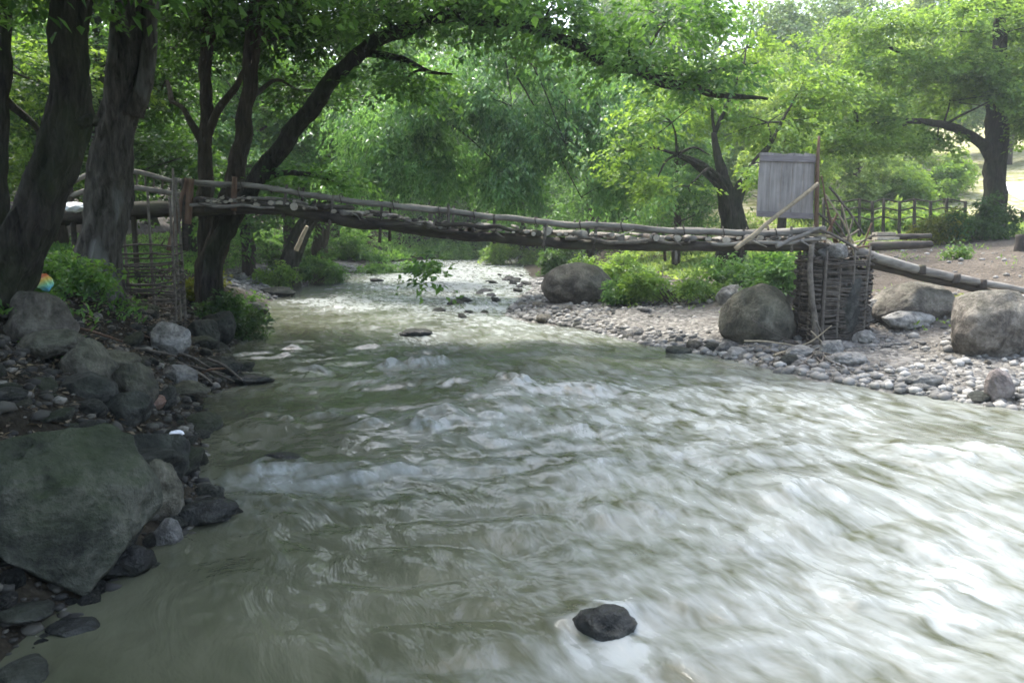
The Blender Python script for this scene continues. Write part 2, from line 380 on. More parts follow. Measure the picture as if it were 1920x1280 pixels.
def water_fields(X, Y):
    wx = X + .25 * vnoise(np.stack([X, Y], -1) * .45, 31); wy = Y + .35 * vnoise(np.stack([X, Y], -1) * .45, 32)
    s = wx * FL[0] + wy * FL[1]; t = wx * -FL[1] + wy * FL[0]
    z = .05 * fbm(np.stack([s * .8, t * .9], -1), 40, 3) + .022 * fbm(np.stack([s * 2.2, t * 3.2], -1), 44, 3)
    z += .006 * fbm(np.stack([s * 4.0, t * 7], -1), 48, 2)
    z += .03 * np.abs(vnoise(np.stack([s * 2.2, t * 1.3], -1), 51))
    foam = np.zeros_like(X); turb = fbm(np.stack([s * 5, t * 4], -1), 61, 3)
    foam0 = np.clip(.6 + 1.6 * turb, 0, 1.6)
    rc_ = np.random.RandomState(12); subs = []
    for px, py, am, rw, rl in CREST:                       # each standing wave breaks into a few ragged tongues
        g = G(px, py, 0)
        for q in range(4):
            dt_ = rw * (-.9 + .6 * q + .35 * rc_.normal()); dl_ = rl * .7 * rc_.normal()
            subs.append((g[:2] + FL * dl_ + np.array([-FL[1], FL[0]]) * dt_, am * (.35 + .4 * rc_.rand()), rw * (.28 + .3 * rc_.rand()), rl * (.6 + .5 * rc_.rand()), int(px) + q))
    for g, am, rw, rl, px in subs:
        s0 = (g[0] * FL[0] + g[1] * FL[1]); t0 = g[0] * -FL[1] + g[1] * FL[0]
        ds = (X * FL[0] + Y * FL[1]) - s0; dt = (X * -FL[1] + Y * FL[0]) - t0
        ds = ds + .3 * rl * vnoise(np.stack([X, Y], -1) * 2.5, int(px)) * 1.5 + .25 * (dt / rw) ** 2 * rl
        a = np.exp(-np.where(ds > 0, ds / rl * 1.25, ds / rl * .8) ** 2 - (dt / rw) ** 2)
        z += am * a * (.75 + .55 * turb)
        if am > 0:
            f = np.exp(-((ds - .35 * rl) / (rl * .8)) ** 2 - (dt / rw * 1.05) ** 2); foam += f * min(1, am * 12)
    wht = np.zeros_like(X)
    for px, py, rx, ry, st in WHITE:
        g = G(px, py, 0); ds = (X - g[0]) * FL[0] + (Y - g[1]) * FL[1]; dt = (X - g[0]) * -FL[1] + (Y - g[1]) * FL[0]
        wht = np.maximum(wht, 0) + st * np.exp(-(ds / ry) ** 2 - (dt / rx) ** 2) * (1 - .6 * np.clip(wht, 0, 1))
    foam = np.clip(foam, 0, 1.2) * foam0
    z = z + .02 * foam * vnoise(np.stack([s * 9, t * 8], -1), 71)
    for px, py, rad in ((1140, 1188, .17), (778, 629, .33), (525, 867, .17), (705, 527, .28)):      # collars and wakes of the rocks awash
        g = G(px, py, 0); ds = (X - g[0]) * FL[0] + (Y - g[1]) * FL[1]; dt = (X - g[0]) * -FL[1] + (Y - g[1]) * FL[0]; r_ = np.hypot(ds, dt)
        col_ = np.exp(-((r_ - rad * 1.1) / (.3 * rad)) ** 2); wk = np.where(ds > 0, np.exp(-(dt / (rad * (.75 + .3 * np.maximum(ds, 0) / rad))) ** 2 - ds / (rad * 4)), 0)
        foam = foam + .8 * col_ * (.4 + .6 * (ds < 0)) + .5 * wk; wht = wht + .5 * wk + .3 * col_
        z = z + .035 * np.exp(-((ds + rad * 1.15) / (.45 * rad)) ** 2 - (dt / rad) ** 2) - .03 * np.exp(-((ds - rad * 1.3) / (.6 * rad)) ** 2 - (dt / rad) ** 2)
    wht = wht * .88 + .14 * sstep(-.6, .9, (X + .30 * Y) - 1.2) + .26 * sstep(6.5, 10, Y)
    return z, foam, wht, s, t
def build_water():
    ys = np.concatenate([np.linspace(-10, 2.3, 30), np.geomspace(2.35, 62, 640)])
    k = np.linspace(0, 1, 460); Y = np.repeat(ys[:, None], len(k), 1)
    a = XL(ys) - 1.2; b_ = XR(ys) + 1.2
    X = a[:, None] + (b_ - a)[:, None] * k[None]
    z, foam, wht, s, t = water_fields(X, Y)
    edge = np.minimum(X - XL(Y), XR(Y) - X); z = z * (.25 + .75 * sstep(-.1, .8, edge)) 
    V = np.stack([X, Y, z - .01], -1).reshape(-1, 3); n, m = X.shape
    i = np.arange(n - 1)[:, None] * m + np.arange(m - 1)[None]
    Q = np.stack([i, i + 1, i + m + 1, i + m], -1).reshape(-1, 4)
    mt, tr, b, o = new_mat("river_water")
    uvn = node(tr, "ShaderNodeUVMap", uv_map="flow")
    def st(sx, sy, off=0.):
        mp = node(tr, "ShaderNodeMapping"); mp.inputs["Scale"].default_value = (sx, sy, 1); mp.inputs["Location"].default_value = (off, off * .7, 0)
        tr.links.new(uvn.outputs[0], mp.inputs[0]); return mp.outputs[0]
    n1 = noise(tr, 1, 4, .58, st(2.0, 3.3), .6); n2 = noise(tr, 1, 2, .5, st(3.4, 9, 5), .5); n3 = noise(tr, 1, 4, .55, st(.8, .8, 9), .8)
    n4 = noise(tr, 1, 5, .65, st(7, 9, 3), .5)
    f, wv = attr(tr, "foam"), attr(tr, "white")
    sn = mth(tr, 'ADD', mth(tr, 'MULTIPLY', n1, .42), mth(tr, 'ADD', mth(tr, 'MULTIPLY', n2, .36), mth(tr, 'MULTIPLY', n3, .22)))   # ~0.5 centred
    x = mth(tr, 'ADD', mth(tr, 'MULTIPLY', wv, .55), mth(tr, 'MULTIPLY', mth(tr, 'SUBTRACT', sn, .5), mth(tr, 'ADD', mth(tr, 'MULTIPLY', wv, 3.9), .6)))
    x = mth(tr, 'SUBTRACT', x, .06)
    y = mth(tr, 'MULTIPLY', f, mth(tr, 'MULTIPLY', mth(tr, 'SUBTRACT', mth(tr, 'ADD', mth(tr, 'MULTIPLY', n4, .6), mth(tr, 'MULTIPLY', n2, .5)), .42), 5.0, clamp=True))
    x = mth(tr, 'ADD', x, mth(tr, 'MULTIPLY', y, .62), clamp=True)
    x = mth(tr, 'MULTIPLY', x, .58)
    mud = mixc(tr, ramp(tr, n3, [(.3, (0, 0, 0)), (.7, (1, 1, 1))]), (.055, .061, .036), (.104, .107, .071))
    col = mixc(tr, x, mud, (.44, .475, .475))  # foam white, which also carries the painted sky reflection
    tr.links.new(col, b.inputs["Base Color"])
    tr.links.new(mth(tr, 'ADD', mth(tr, 'MULTIPLY', x, .35), .13), b.inputs["Roughness"])
    b.inputs["IOR"].default_value = 1.33; b.inputs["Specular IOR Level"].default_value = .3
    bump(tr, b, mth(tr, 'ADD', mth(tr, 'MULTIPLY', n1, 1.0), mth(tr, 'ADD', mth(tr, 'MULTIPLY', n2, .3), mth(tr, 'MULTIPLY', n4, .12))), .4, .06)
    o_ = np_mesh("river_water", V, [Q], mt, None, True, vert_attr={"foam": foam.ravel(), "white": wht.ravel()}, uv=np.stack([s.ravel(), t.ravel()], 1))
    tag(o_, "fast muddy olive river with white foam and painted sky reflections", "water", kind="structure")
build_water()

# ------------------------------------------------------------------ rocks
_ICO = {}
def ico(sub):
    if sub not in _ICO:
        bm = bmesh.new(); bmesh.ops.create_icosphere(bm, subdivisions=sub, radius=1)
        V = np.array([v.co[:] for v in bm.verts]); F = np.array([[v.index for v in f.verts] for f in bm.faces]); bm.free()
        _ICO[sub] = (V, F)
    return _ICO[sub]
def rock_shape(seed, sub=4, ang=.4, lump=.28, cuts=7):
    rs = np.random.RandomState(seed); V, F = ico(sub); V = V.copy()
    r = 1 + lump * fbm(V * 1.1 + rs.rand(3) * 50, seed, 3) 
    V = V * r[:, None]
    for _ in range(cuts):
        n = rs.normal(size=3); n /= np.linalg.norm(n); off = .62 + .3 * rs.rand()
        d = V @ n - off; V = V - n * (np.maximum(d, 0) * (.55 + .45 * ang))[:, None]
    V = V + (V / np.linalg.norm(V, axis=1)[:, None]) * (.06 * fbm(V * 3.2 + 9, seed + 3, 4) + .03 * (1 - np.abs(vnoise(V * 5 + 3, seed + 8))))[:, None]
    return V, F
ROCKPOOL = [[np_mesh("stone", *[(lambda vf: (vf[0], [vf[1]]))(rock_shape(100 + 7 * k, 3, .5, .3, 8))][0], m, link=False).data for k in range(5)]
            for m in (R_GREY, R_PALE, R_TAN, R_DARK, R_MOSS, R_WET)]
ROCKPOOL += [[np_mesh("stone", *[(lambda vf: (vf[0], [vf[1]]))(rock_shape(400 + 7 * k, 3, .95, .5, 13))][0], m, link=False).data for k in range(5)] for m in (R_DARK, R_MOSS, R_OLIVE)]
def boulder(px, py, z, wid, hgt, dep, mat, label, seed, name="boulder", cat="boulder", rz=0., Y=None, sink=.25, sub=5, ang=.3, lump=.3, cuts=6, group=None, tilt=0.):
    """px,py: where the middle of its foot meets the ground in the photograph"""
    g = (G(px, py, z) if z < .0 or mat is R_WET else GH(px, py)) if Y is None else P(px, py, Y)
    V, F = rock_shape(seed, sub, ang, lump, cuts)
    mn, mx = V.min(0), V.max(0); V = (V - (mn + mx) / 2) / (mx - mn) * np.array([wid, dep, hgt / (1 - sink)])
    cr, sr = math.cos(tilt), math.sin(tilt); V = V @ np.array([[cr, 0, sr], [0, 1, 0], [-sr, 0, cr]]).T
    cz, sz = math.cos(rz), math.sin(rz); V = V @ np.array([[cz, -sz, 0], [sz, cz, 0], [0, 0, 1]]).T
    o = np_mesh(name, V, [F], mat); o.location = (g[0], g[1] + dep * .42, g[2] + hgt / 2 - sink * hgt / 2)
    return tag(o, label, cat, group)
def pool_stone(x, y, r, kind, rs, label, group, flat=.65, lift=.25, z=None):
    o = bpy.data.objects.new("stone", ROCKPOOL[kind][rs.randint(5)]); COL.objects.link(o)
    a = r * (.85 + .5 * rs.rand()); b_ = r * (.75 + .35 * rs.rand()); c_ = r * flat * (.7 + .5 * rs.rand())
    o.scale = (a, b_, c_); o.rotation_euler = (rs.normal() * .25, rs.normal() * .25, rs.rand() * 6.28)
    o.location = (x, y, (h1(x, y) if z is None else z) + c_ * lift)
    return tag(o, label, "stone", group)

# hero boulders, left bank
boulder(36, 1080, .05, 1.1, .69, .9, R_MOSS, "large mossy green boulder at the near left corner of the river bank", 16, rz=.9, lump=.7, ang=.95, cuts=14, tilt=.14, sub=6)
boulder(285, 905, .25, .42, .30, .4, R_DARK, "dark angular wedge shaped rock leaning beside the large mossy boulder", 23, "rock", "rock", ang=.9, cuts=10, lump=.2, tilt=.25)
boulder(280, 975, .12, .33, .36, .35, R_OLIVE, "rounded grey green rock tucked against the right flank of the mossy boulder", 31, "rock", "rock")
boulder(375, 985, 0, .42, .13, .3, R_WET, "wet black flat rock jutting into the water below the mossy boulder", 37, "rock", "rock", lump=.4)
boulder(310, 1025, .0, .17, .16, .17, R_GREY, "small round blue grey stone at the foot of the mossy boulder", 41, "stone", "stone")
boulder(130, 1060, .04, .6, .2, .5, R_DARK, "dark low rock in the shade under the large mossy boulder", 43, "rock", "rock")
boulder(50, 650, .85, .68, .5, .6, R_TAN, "pale tan boulder with moss spots at the foot of the leaning trunk", 47, ang=.3, Y=7.6)
boulder(70, 665, .8, .6, .2, .5, R_OLIVE, "flat grey green slab lying before the pale tan boulder", 53, "rock", "rock", Y=7.2)
boulder(150, 735, .6, .55, .42, .5, R_OLIVE, "grey slanting boulder in the middle of the left bank rubble", 59, tilt=.5, Y=7.0, ang=.7, cuts=9)
boulder(140, 775, .45, .58, .3, .45, R_DARK, "dark block with a flat face and a pale top edge on the left bank", 61, "rock", "rock", Y=6.5, ang=.95, cuts=10)
boulder(240, 755, .35, .42, .34, .4, R_OLIVE, "rounded olive grey rock above the waterline rubble", 67, "rock", "rock", Y=7.1)
boulder(225, 790, .3, .4, .22, .35, R_DARK, "dark purple grey rock lying behind the large mossy boulder", 71, "rock", "rock", Y=6.5, ang=.8)
boulder(305, 672, .3, .55, .42, .45, R_GREY, "white topped pale rock below the wicker hurdle", 73, "rock", "rock", Y=9.8, ang=.8, cuts=9, tilt=.35)
boulder(280, 768, .2, .26, .12, .2, R_RED, "small salmon pink stone in the left bank rubble", 79, "stone", "stone", Y=7.3)
boulder(370, 668, .0, .55, .5, .5, R_DARK, "blue grey rock standing at the water edge below the wicker hurdle", 83, "rock", "rock", Y=11.4)
boulder(400, 640, .1, .6, .45, .5, R_DARK, "dark lumpy rock at the water edge left of the rapid", 89, "rock", "rock", Y=12.6)
boulder(455, 600, .05, .9, .35, .7, R_DARK, "black low rock ledge at the bend of the left bank", 97, "rock", "rock", Y=15.2)
boulder(515, 556, .0, 1.0, .25, .7, R_DARK, "dark rock ledge at the downstream tip of the far gravel spit", 101, "rock", "rock")
boulder(455, 722, 0, .7, .12, .4, R_WET, "wet dark stone spit poking into the river from the left bank", 103, "rock", "rock")
boulder(20, 1295, .0, .25, .08, .25, R_DARK, "grey stone lying in the near left corner of the shore", 107, "stone", "stone")
boulder(120, 1100, .0, .6, .14, .3, R_WET, "added black slab for the dark shade under the large mossy boulder", 231, "rock", "rock", lump=.5, ang=.95, cuts=12)  # near-black slab added as the shade of the boulder's undercut
boulder(225, 1080, .0, .3, .15, .25, R_WET, "small added black rock for the dark shade under the right end of the mossy boulder", 233, "rock", "rock")  # black colour continues the painted undercut shade to the right
boulder(20, 1180, .0, .3, .08, .25, R_DARK, "flat dark stone on the near shore below the mossy boulder", 235, "rock", "rock", ang=.8)
boulder(120, 1200, -.03, .26, .05, .2, R_WET, "wet black stone awash at the near left waterline", 237, "rock", "rock", ang=.9, cuts=11)
boulder(200, 700, .55, .5, .2, .4, R_OLIVE, "flat mossy slab among the rubble above the fallen branch", 239, "rock", "rock", Y=7.6, ang=.9, cuts=11)
boulder(345, 745, .1, .5, .16, .35, R_OLIVE, "long low grey slab pointing at the river from the left rubble", 241, "rock", "rock", ang=.9, cuts=11)
boulder(400, 700, .1, .6, .2, .35, R_DARK, "dark jagged rock at the root of the wet stone spit", 243, "rock", "rock", ang=.9, cuts=12)
boulder(330, 720, .2, .4, .2, .3, R_GREY, "small grey angular rock behind the long low slab", 245, "rock", "rock", ang=.9, cuts=12)
# in the water
boulder(1140, 1207, -.03, .33, .115, .26, R_WET, "black wet rock breaking the surface in the near river", 119, "rock", "rock", lump=.4, ang=.1, cuts=4, sink=.45)
boulder(778, 632, -.02, .62, .13, .4, R_WET, "dark flat rock awash in mid river", 127, "rock", "rock")
boulder(525, 868, -.03, .34, .07, .2, R_WET, "dark submerged stone just upstream of the left foam line", 131, "rock", "rock")
boulder(705, 530, -.02, .5, .16, .4, R_WET, "small dark rock in the far left of the rapid", 137, "rock", "rock")
# right bank
boulder(1436, 660, .03, 1.26, 1.02, 1.2, R_OLIVE, "big smooth olive brown boulder leaning on the left of the wicker pier", 139, lump=.16, cuts=3, ang=.1, Y=12.6, rz=-.3)
boulder(1890, 668, .12, 1.2, .86, 1.1, R_TAN, "large rounded grey brown boulder at the right edge of the gravel bar", 149, lump=.2, cuts=5, ang=.3, tilt=.12)
boulder(1735, 606, .3, 1.35, .62, .9, R_TAN, "broad tan boulder on the gravel behind the pale stones", 151, lump=.22)
boulder(1715, 615, .2, .8, .26, .5, R_PALE, "low pale blue grey rock lying in front of the broad tan boulder", 157, "rock", "rock")
boulder(1640, 605, .2, .5, .38, .4, R_PALE, "pale cream rock just right of the wicker pier", 163, "rock", "rock")
boulder(1628, 645, .12, .36, .2, .3, R_PALE, "rounded pale stone at the right foot of the wicker pier", 167, "stone", "stone")
boulder(1880, 757, .03, .3, .38, .25, R_MAUVE, "upright brownish pointed stone at the right water edge", 173, "stone", "stone", sink=.15)
boulder(1085, 570, .1, 1.75, .92, 1.3, R_TAN, "brown grey domed boulder on the far side of the gravel bar", 179, lump=.2, cuts=4)
boulder(1380, 575, .25, .7, .42, .5, R_GREY, "grey rock beneath the bright green bush", 181, "rock", "rock")
boulder(1505, 672, .04, .42, .17, .3, R_GREY, "brownish stone in the driftwood below the pier", 191, "stone", "stone")
boulder(1562, 668, .06, .36, .22, .3, R_GREY, "blue grey rounded stone in front of the wicker pier", 193, "stone", "stone")
boulder(1600, 683, .05, .5, .15, .35, R_PALE, "flat white stone in front of the wicker pier", 197, "stone", "stone")
boulder(1740, 725, .03, .5, .14, .25, R_GREY, "long grey slab at the right water edge", 199, "stone", "stone")
boulder(1275, 665, .0, .42, .12, .3, R_DARK, "dark grey flat stone at the tip of the gravel bar waterline", 211, "stone", "stone")
boulder(1385, 672, .02, .3, .16, .25, R_PALE, "pale round stone below the big olive boulder", 223, "stone", "stone")

rs = np.random.RandomState(5)
def scatter(n, kinds, x_of, rlo, rhi, label, group, flat=.65, lift=.25):
    for _ in range(n):
        x, y = x_of(); r = rlo * (rhi / rlo) ** (rs.rand() ** 1.7)
        pool_stone(x, y, r, kinds[rs.randint(len(kinds))], rs, label, group, flat, lift)
def left_xy():
    y = 5.3 + 9.5 * rs.rand() ** 1.0; d = -.1 + 1.7 * rs.rand() ** 1.3; return XL(y) - d, y
def left_edge_xy():
    y = 4.6 + 13 * rs.rand(); return XL(y) - .15 + .25 * rs.rand(), y
def bar_xy():
    y = 9 + 13 * rs.rand() ** 1.2; return XR(y) + .05 + 2.6 * rs.rand() ** 1.4, y
def bar_edge_xy():
    y = 8.4 + 12 * rs.rand(); return XR(y) - .12 + .45 * rs.rand(), y
def shallow_xy():
    y = 17 + 15 * rs.rand(); return XR(y) - .2 - 1.6 * rs.rand(), y
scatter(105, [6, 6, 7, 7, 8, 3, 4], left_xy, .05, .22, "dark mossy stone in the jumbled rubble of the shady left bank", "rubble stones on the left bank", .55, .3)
def near_shore_xy():
    y = 3.2 + 1.9 * rs.rand(); return XL(y) + .1 - .8 * rs.rand(), y
scatter(30, [5, 6, 5, 3], near_shore_xy, .03, .1, "small dark wet stone on the near shore under the mossy boulder", "stones on the near left shore", .5, .25)
scatter(40, [3, 5, 5, 6], left_edge_xy, .05, .15, "dark wet stone along the waterline of the left bank", "wet stones along the left waterline")
scatter(85, [0, 1, 1, 1, 2], bar_xy, .04, .17, "pale grey cobble on the gravel bar of the right bank", "cobbles on the gravel bar")
scatter(50, [1, 0, 0, 1, 3, 2], bar_edge_xy, .05, .16, "cobble lining the water edge of the gravel bar", "cobbles along the right water edge")
for _ in range(26):
    x, y = shallow_xy(); pool_stone(x, y, .1 + .13 * rs.rand(), [5, 3][rs.randint(2)], rs, "small dark stone standing in the shallow rapid beyond the bridge", "stones in the far shallows", .5, .3, z=.0)
def far_left_xy():
    y = 21 + 14 * rs.rand(); return XL(y) - .1 - 2.2 * rs.rand(), y
def pebbles(name, n, xy, rlo, rhi, mats, label, sub=1, seed=3):
    V0, F0 = ico(sub); r_ = np.random.RandomState(seed)
    pts = np.array([xy() for _ in range(n)]); z = H(pts[:, 0], pts[:, 1])
    sc = rlo * (rhi / rlo) ** (r_.rand(n) ** 2)[:, None] * (.7 + .6 * r_.rand(n, 3)) * np.array([1, 1, .6])
    a = r_.rand(n) * 6.28; ca, sa = np.cos(a), np.sin(a)
    vv = V0[None] * (1 + .25 * vnoise(V0[None] * 1.5 + r_.rand(n, 1, 3) * 90, 4))[..., None] * sc[:, None]
    x = vv[..., 0] * ca[:, None] - vv[..., 1] * sa[:, None]; y = vv[..., 0] * sa[:, None] + vv[..., 1] * ca[:, None]
    V = np.stack([x + pts[:, :1], y + pts[:, 1:], vv[..., 2] + (z + sc[:, 2] * .3)[:, None]], -1).reshape(-1, 3)
    F = (F0[None] + (np.arange(n) * len(V0))[:, None, None]).reshape(-1, 3)
    o = np_mesh(name, V, [F], mats, None, True, face_attr={"tint": np.repeat(r_.rand(n), len(F0))})
    return tag(o, label, "gravel", kind="stuff")
def peb_mat(name, stops):
    m, t, b, o = new_mat(name); n1 = noise(t, 25, 4, .6, coords(t, "Object"))
    f = mth(t, 'ADD', attr(t, "tint"), mth(t, 'MULTIPLY', mth(t, 'SUBTRACT', n1, .5), .5))
    t.links.new(ramp(t, f, stops), b.inputs["Base Color"]); b.inputs["Roughness"].default_value = .8; bump(t, b, n1, .4, .01); return m
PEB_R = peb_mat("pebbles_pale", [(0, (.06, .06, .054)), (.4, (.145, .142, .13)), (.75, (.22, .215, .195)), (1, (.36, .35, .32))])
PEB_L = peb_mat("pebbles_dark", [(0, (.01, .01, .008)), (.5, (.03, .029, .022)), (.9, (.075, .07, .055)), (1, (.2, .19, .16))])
def bar_small():
    while True:
        y = 8.5 + 21 * rs.rand() ** 1.3; x = XR(y) - .15 + 4.8 * rs.rand() ** 2.1
        if float(vnoise(np.array([[x * 1.1, y * .8]]), 77)[0]) > -.5 + .5 * rs.rand() or x - XR(y) < .5: return x, y
def left_small():
    y = 3.4 + 13 * rs.rand() ** 1.2; return XL(y) + .15 - 2.3 * rs.rand(), y
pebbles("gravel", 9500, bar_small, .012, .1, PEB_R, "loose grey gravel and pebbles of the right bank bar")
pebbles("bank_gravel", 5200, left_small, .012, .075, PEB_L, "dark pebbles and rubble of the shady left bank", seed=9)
pebbles("spit_gravel", 1500, far_left_xy, .03, .13, PEB_R, "pale shingle of the far left spit beyond the bridge", seed=10)

# ------------------------------------------------------------------ foliage
def leaf_arrays(pos, d, nrm, L, W):
    side = np.cross(d, nrm); side /= np.linalg.norm(side, axis=1)[:, None] + 1e-9
    nn = np.cross(side, d)
    L = L[:, None]; W = W[:, None]
    v0 = pos; v1 = pos + d * L * .42 + side * W * .5 + nn * W * .16; v3 = pos + d * L * .42 - side * W * .5 + nn * W * .16; v2 = pos + d * L - nn * L * .1
    return np.stack([v0, v1, v2, v3], 1).reshape(-1, 3)
def norm(a): return a / (np.linalg.norm(a, axis=-1, keepdims=True) + 1e-9)
def sprays(lobes, nspray, per, leaf, seed, droop=.25, aspect=.55, flat=.35, gap=.0, gapf=.8, twig=.5, hang=0., shell=.45, bias=0.):
    """leaf-covered twigs spread through ellipsoid lobes; lobes: (cx,cy,cz, rx,ry,rz[, weight])"""
    r = np.random.RandomState(seed)
    lob = np.array([list(l) + [1.0] * (7 - len(l)) for l in lobes], float)
    wgt = lob[:, 6] * (lob[:, 3] * lob[:, 4] * lob[:, 5]) ** .7; wgt /= wgt.sum()
    k = r.choice(len(lob), int(nspray * 1.0), p=wgt)
    d = norm(r.normal(size=(len(k), 3))); rad = r.rand(len(k)) ** shell
    c_ = lob[k, :3] + d * rad[:, None] * lob[k, 3:6] * (1 + .25 * vnoise(d * 2.1 + k[:, None] * 5, seed))[:, None]
    keep = vnoise(c_ * gapf + seed, seed + 1) > gap - .9 if gap == 0 else vnoise(c_ * gapf + seed, seed + 1) > gap
    c_, d = c_[keep], d[keep]; n = len(c_)
    out = norm(np.stack([d[:, 0] + r.normal(size=n) * .5, d[:, 1] + r.normal(size=n) * .5, d[:, 2] * flat + r.normal(size=n) * .18 - droop * .6 - hang], 1))
    base_t = np.clip(.5 + .28 * r.normal(size=n) + .35 * vnoise(c_ * 1.3, seed + 2) + bias, 0, 1)
    tw = twig * (.6 + .8 * r.rand(n))
    # leaves
    u = r.rand(n, per); idx = np.repeat(np.arange(n), per)
    up = norm(np.stack([r.normal(size=n) * .35, r.normal(size=n) * .35, np.ones(n)], 1))
    lat = norm(np.cross(out, up)); sgn = np.where(r.rand(n, per) > .5, 1, -1)
    pos = c_[:, None] + out[:, None] * ((u - .4) * tw[:, None])[..., None]
    pos = pos + lat[:, None] * (r.normal(size=(n, per)) * tw[:, None] * .22)[..., None] + r.normal(size=(n, per, 3)) * leaf * .45
    pos[..., 2] -= (u ** 2 * tw[:, None] * droop)
    ld = out[:, None] * (.5 + .5 * r.rand(n, per))[..., None] + lat[:, None] * (sgn * (.5 + .7 * r.rand(n, per)))[..., None] + r.normal(size=(n, per, 3)) * .3
    ld[..., 2] -= droop * .7 + hang * .8
    ln = up[:, None] + r.normal(size=(n, per, 3)) * .45
    m = n * per; L = leaf * (.6 + .8 * r.rand(m)); W = L * aspect * (.8 + .4 * r.rand(m))
    V = leaf_arrays(pos.reshape(m, 3), norm(ld.reshape(m, 3)), norm(ln.reshape(m, 3)), L, W)
    tint = np.clip(base_t[idx] + .16 * r.normal(size=m), 0, 1)
    return V, tint, c_
def crown_obj(V, tint, mat, root, name="crown"):
    V = V - np.array(root.location); Q = np.arange(len(V)).reshape(-1, 4)
    return np_mesh(name, V, [Q], mat, root, False, face_attr={"tint": tint})

def Lb(px, py, Y, rx, ry, rz, wgt=1.0): return (*P(px, py, Y), rx, ry, rz, wgt)
def tpath(pts): return [P(*q) for q in pts]
def make_tree(label, trunk, radii, bark, lobes, leafm, nspray, per=26, leaf=.1, seed=1, limbs=(), attach=None, sides=14, twigs=5, name="tree", group=None, rough=.22, extra=(), wr=1.0, raw=False, **kw):
    tp = [np.array(q) for q in trunk] if raw else tpath(trunk)
    base = tp[0]; gz = h1(base[0], base[1])
    root = empty(name, (base[0], base[1], gz), label, "tree", group)
    first = np.array([base[0], base[1], min(gz - .15, base[2] - .1)])
    flare = [first] + list(tp); rad = [radii[0] * 1.35] + list(radii)
    mb = MB(); big = sides >= 14
    mb.add(*tube(flare, rad, 52 if big else sides, (26 if big else 10) * len(flare), seed, rough, .05, 2.5, .2 if big else 0))
    for lp, lr in limbs: mb.add(*tube(tpath(lp), lr, 9, 8 * len(lp), seed + 5, rough, .03, 2.5))
    rr = np.random.RandomState(seed + 77)
    V, tint, c_ = sprays(lobes, nspray, per, leaf, seed, **kw)
    cand = [p for p in tp[len(tp) // 2:]] + [q for lp, _ in limbs for q in tpath(lp)[1:]]
    cand = np.array(cand)
    for lo in lobes:
        ce = np.array(lo[:3]); dd = np.linalg.norm(cand - ce, axis=1) + .6 * np.maximum(0, cand[:, 2] - ce[2]); a = cand[dd.argmin()]
        ln = np.linalg.norm(ce - a)
        if lo[3] < .3: continue
        if ln > .3: 
            mid = (a + ce) / 2 + np.array([0, 0, .12 * ln]) + rr.normal(size=3) * .06 * ln
            mb.add(*tube([a, mid, ce], [.028 * wr * ln ** .5 + .012, .02 * wr * ln ** .5 + .008, .012], 6, 10, seed, .1, .02))
        nd = np.linalg.norm((c_ - ce) / np.array(lo[3:6]), axis=1); near = c_[nd < 1.15]
        if not len(near): continue
        for q in near[rr.randint(0, max(1, min(len(near), 140)), twigs)]:
            m2 = (ce + q) / 2 + rr.normal(size=3) * .05 + np.array([0, 0, .06])
            mb.add(*tube([ce, m2, q], [.014 * wr + .004, .009, .004], 4, 5, seed))
    for e in extra: mb.add(*e)
    mb.build("trunk", bark, root)
    crown_obj(V, tint, leafm, root)
    return root

# ---- left bank trees
make_tree("thick dark mossy tree leaning right out of the left edge, nearest trunk", [(-70, 690, 8), (-18, 560, 8), (50, 440, 8), (104, 315, 8), (127, 200, 8), (133, 60, 8), (138, -80, 8), (160, -260, 8.2), (230, -450, 8.6)],
    [.31, .25, .22, .205, .19, .165, .16, .14, .11], BARK_DARK,
    [Lb(60, -250, 7.5, 2.6, 2.4, .9), Lb(450, -260, 8.2, 2.6, 2.2, .8), Lb(-300, -150, 9, 2.5, 2.5, 1.0), Lb(300, -520, 7.5, 3, 3, 1.1), Lb(100, -800, 6, 3, 3, 1), Lb(420, -60, 8.4, 1.4, .9, .32, .6), Lb(820, -80, 8.8, 1.6, 1.0, .36, .7), Lb(-50, -500, 5, 2.5, 2.5, 1)],
    LEAF['mid'], 1500, 26, .11, 3, limbs=[([(132, 240, 8), (168, 222, 8), (182, 232, 8.3)], [.07, .05, .03])], sides=20, rough=.3)
make_tree("stout tree with flaking grey bark standing beside the leaning trunk", [(188, 540, 11.5), (195, 440, 11.5), (207, 330, 11.5), (222, 220, 11.5), (240, 120, 11.5), (250, 10, 11.5), (258, -150, 11.5), (280, -380, 11.5)],
    [.37, .30, .26, .235, .21, .2, .18, .14], BARK_GREY,
    [Lb(250, -280, 11, 3, 2.6, 1.0), Lb(620, -200, 11.5, 2.6, 2.2, .8), Lb(-100, -240, 12, 2.6, 2.6, 1), Lb(250, -560, 11, 3.4, 3, 1.3), Lb(700, -420, 10.5, 3, 3, 1.1)],
    LEAF['mid'], 1300, 26, .12, 7, limbs=[([(250, 215, 11.45), (272, 150, 11.4), (282, 60, 11.4), (292, -40, 11.4), (310, -180, 11.3)], [.12, .11, .095, .085, .06]), ([(222, 260, 11.4), (208, 170, 11.3), (212, 80, 11.3), (215, 20, 11.3)], [.10, .08, .07, .03])], sides=20, rough=.34)
make_tree("thin dark trunk at the far left edge behind the leaning tree", [(-10, 520, 13), (-5, 330, 13), (2, 180, 13), (8, 60, 13), (10, -120, 13)], [.17, .15, .13, .12, .1], BARK_DARK,
    [Lb(0, -150, 13, 2.5, 2, 1), Lb(60, 150, 16, 2.2, 1.5, .9), Lb(-60, 290, 15.5, 1.4, 1.2, .8), Lb(40, 330, 17, 1.2, 1, .6)], LEAF['fresh'], 420, 24, .12, 12)
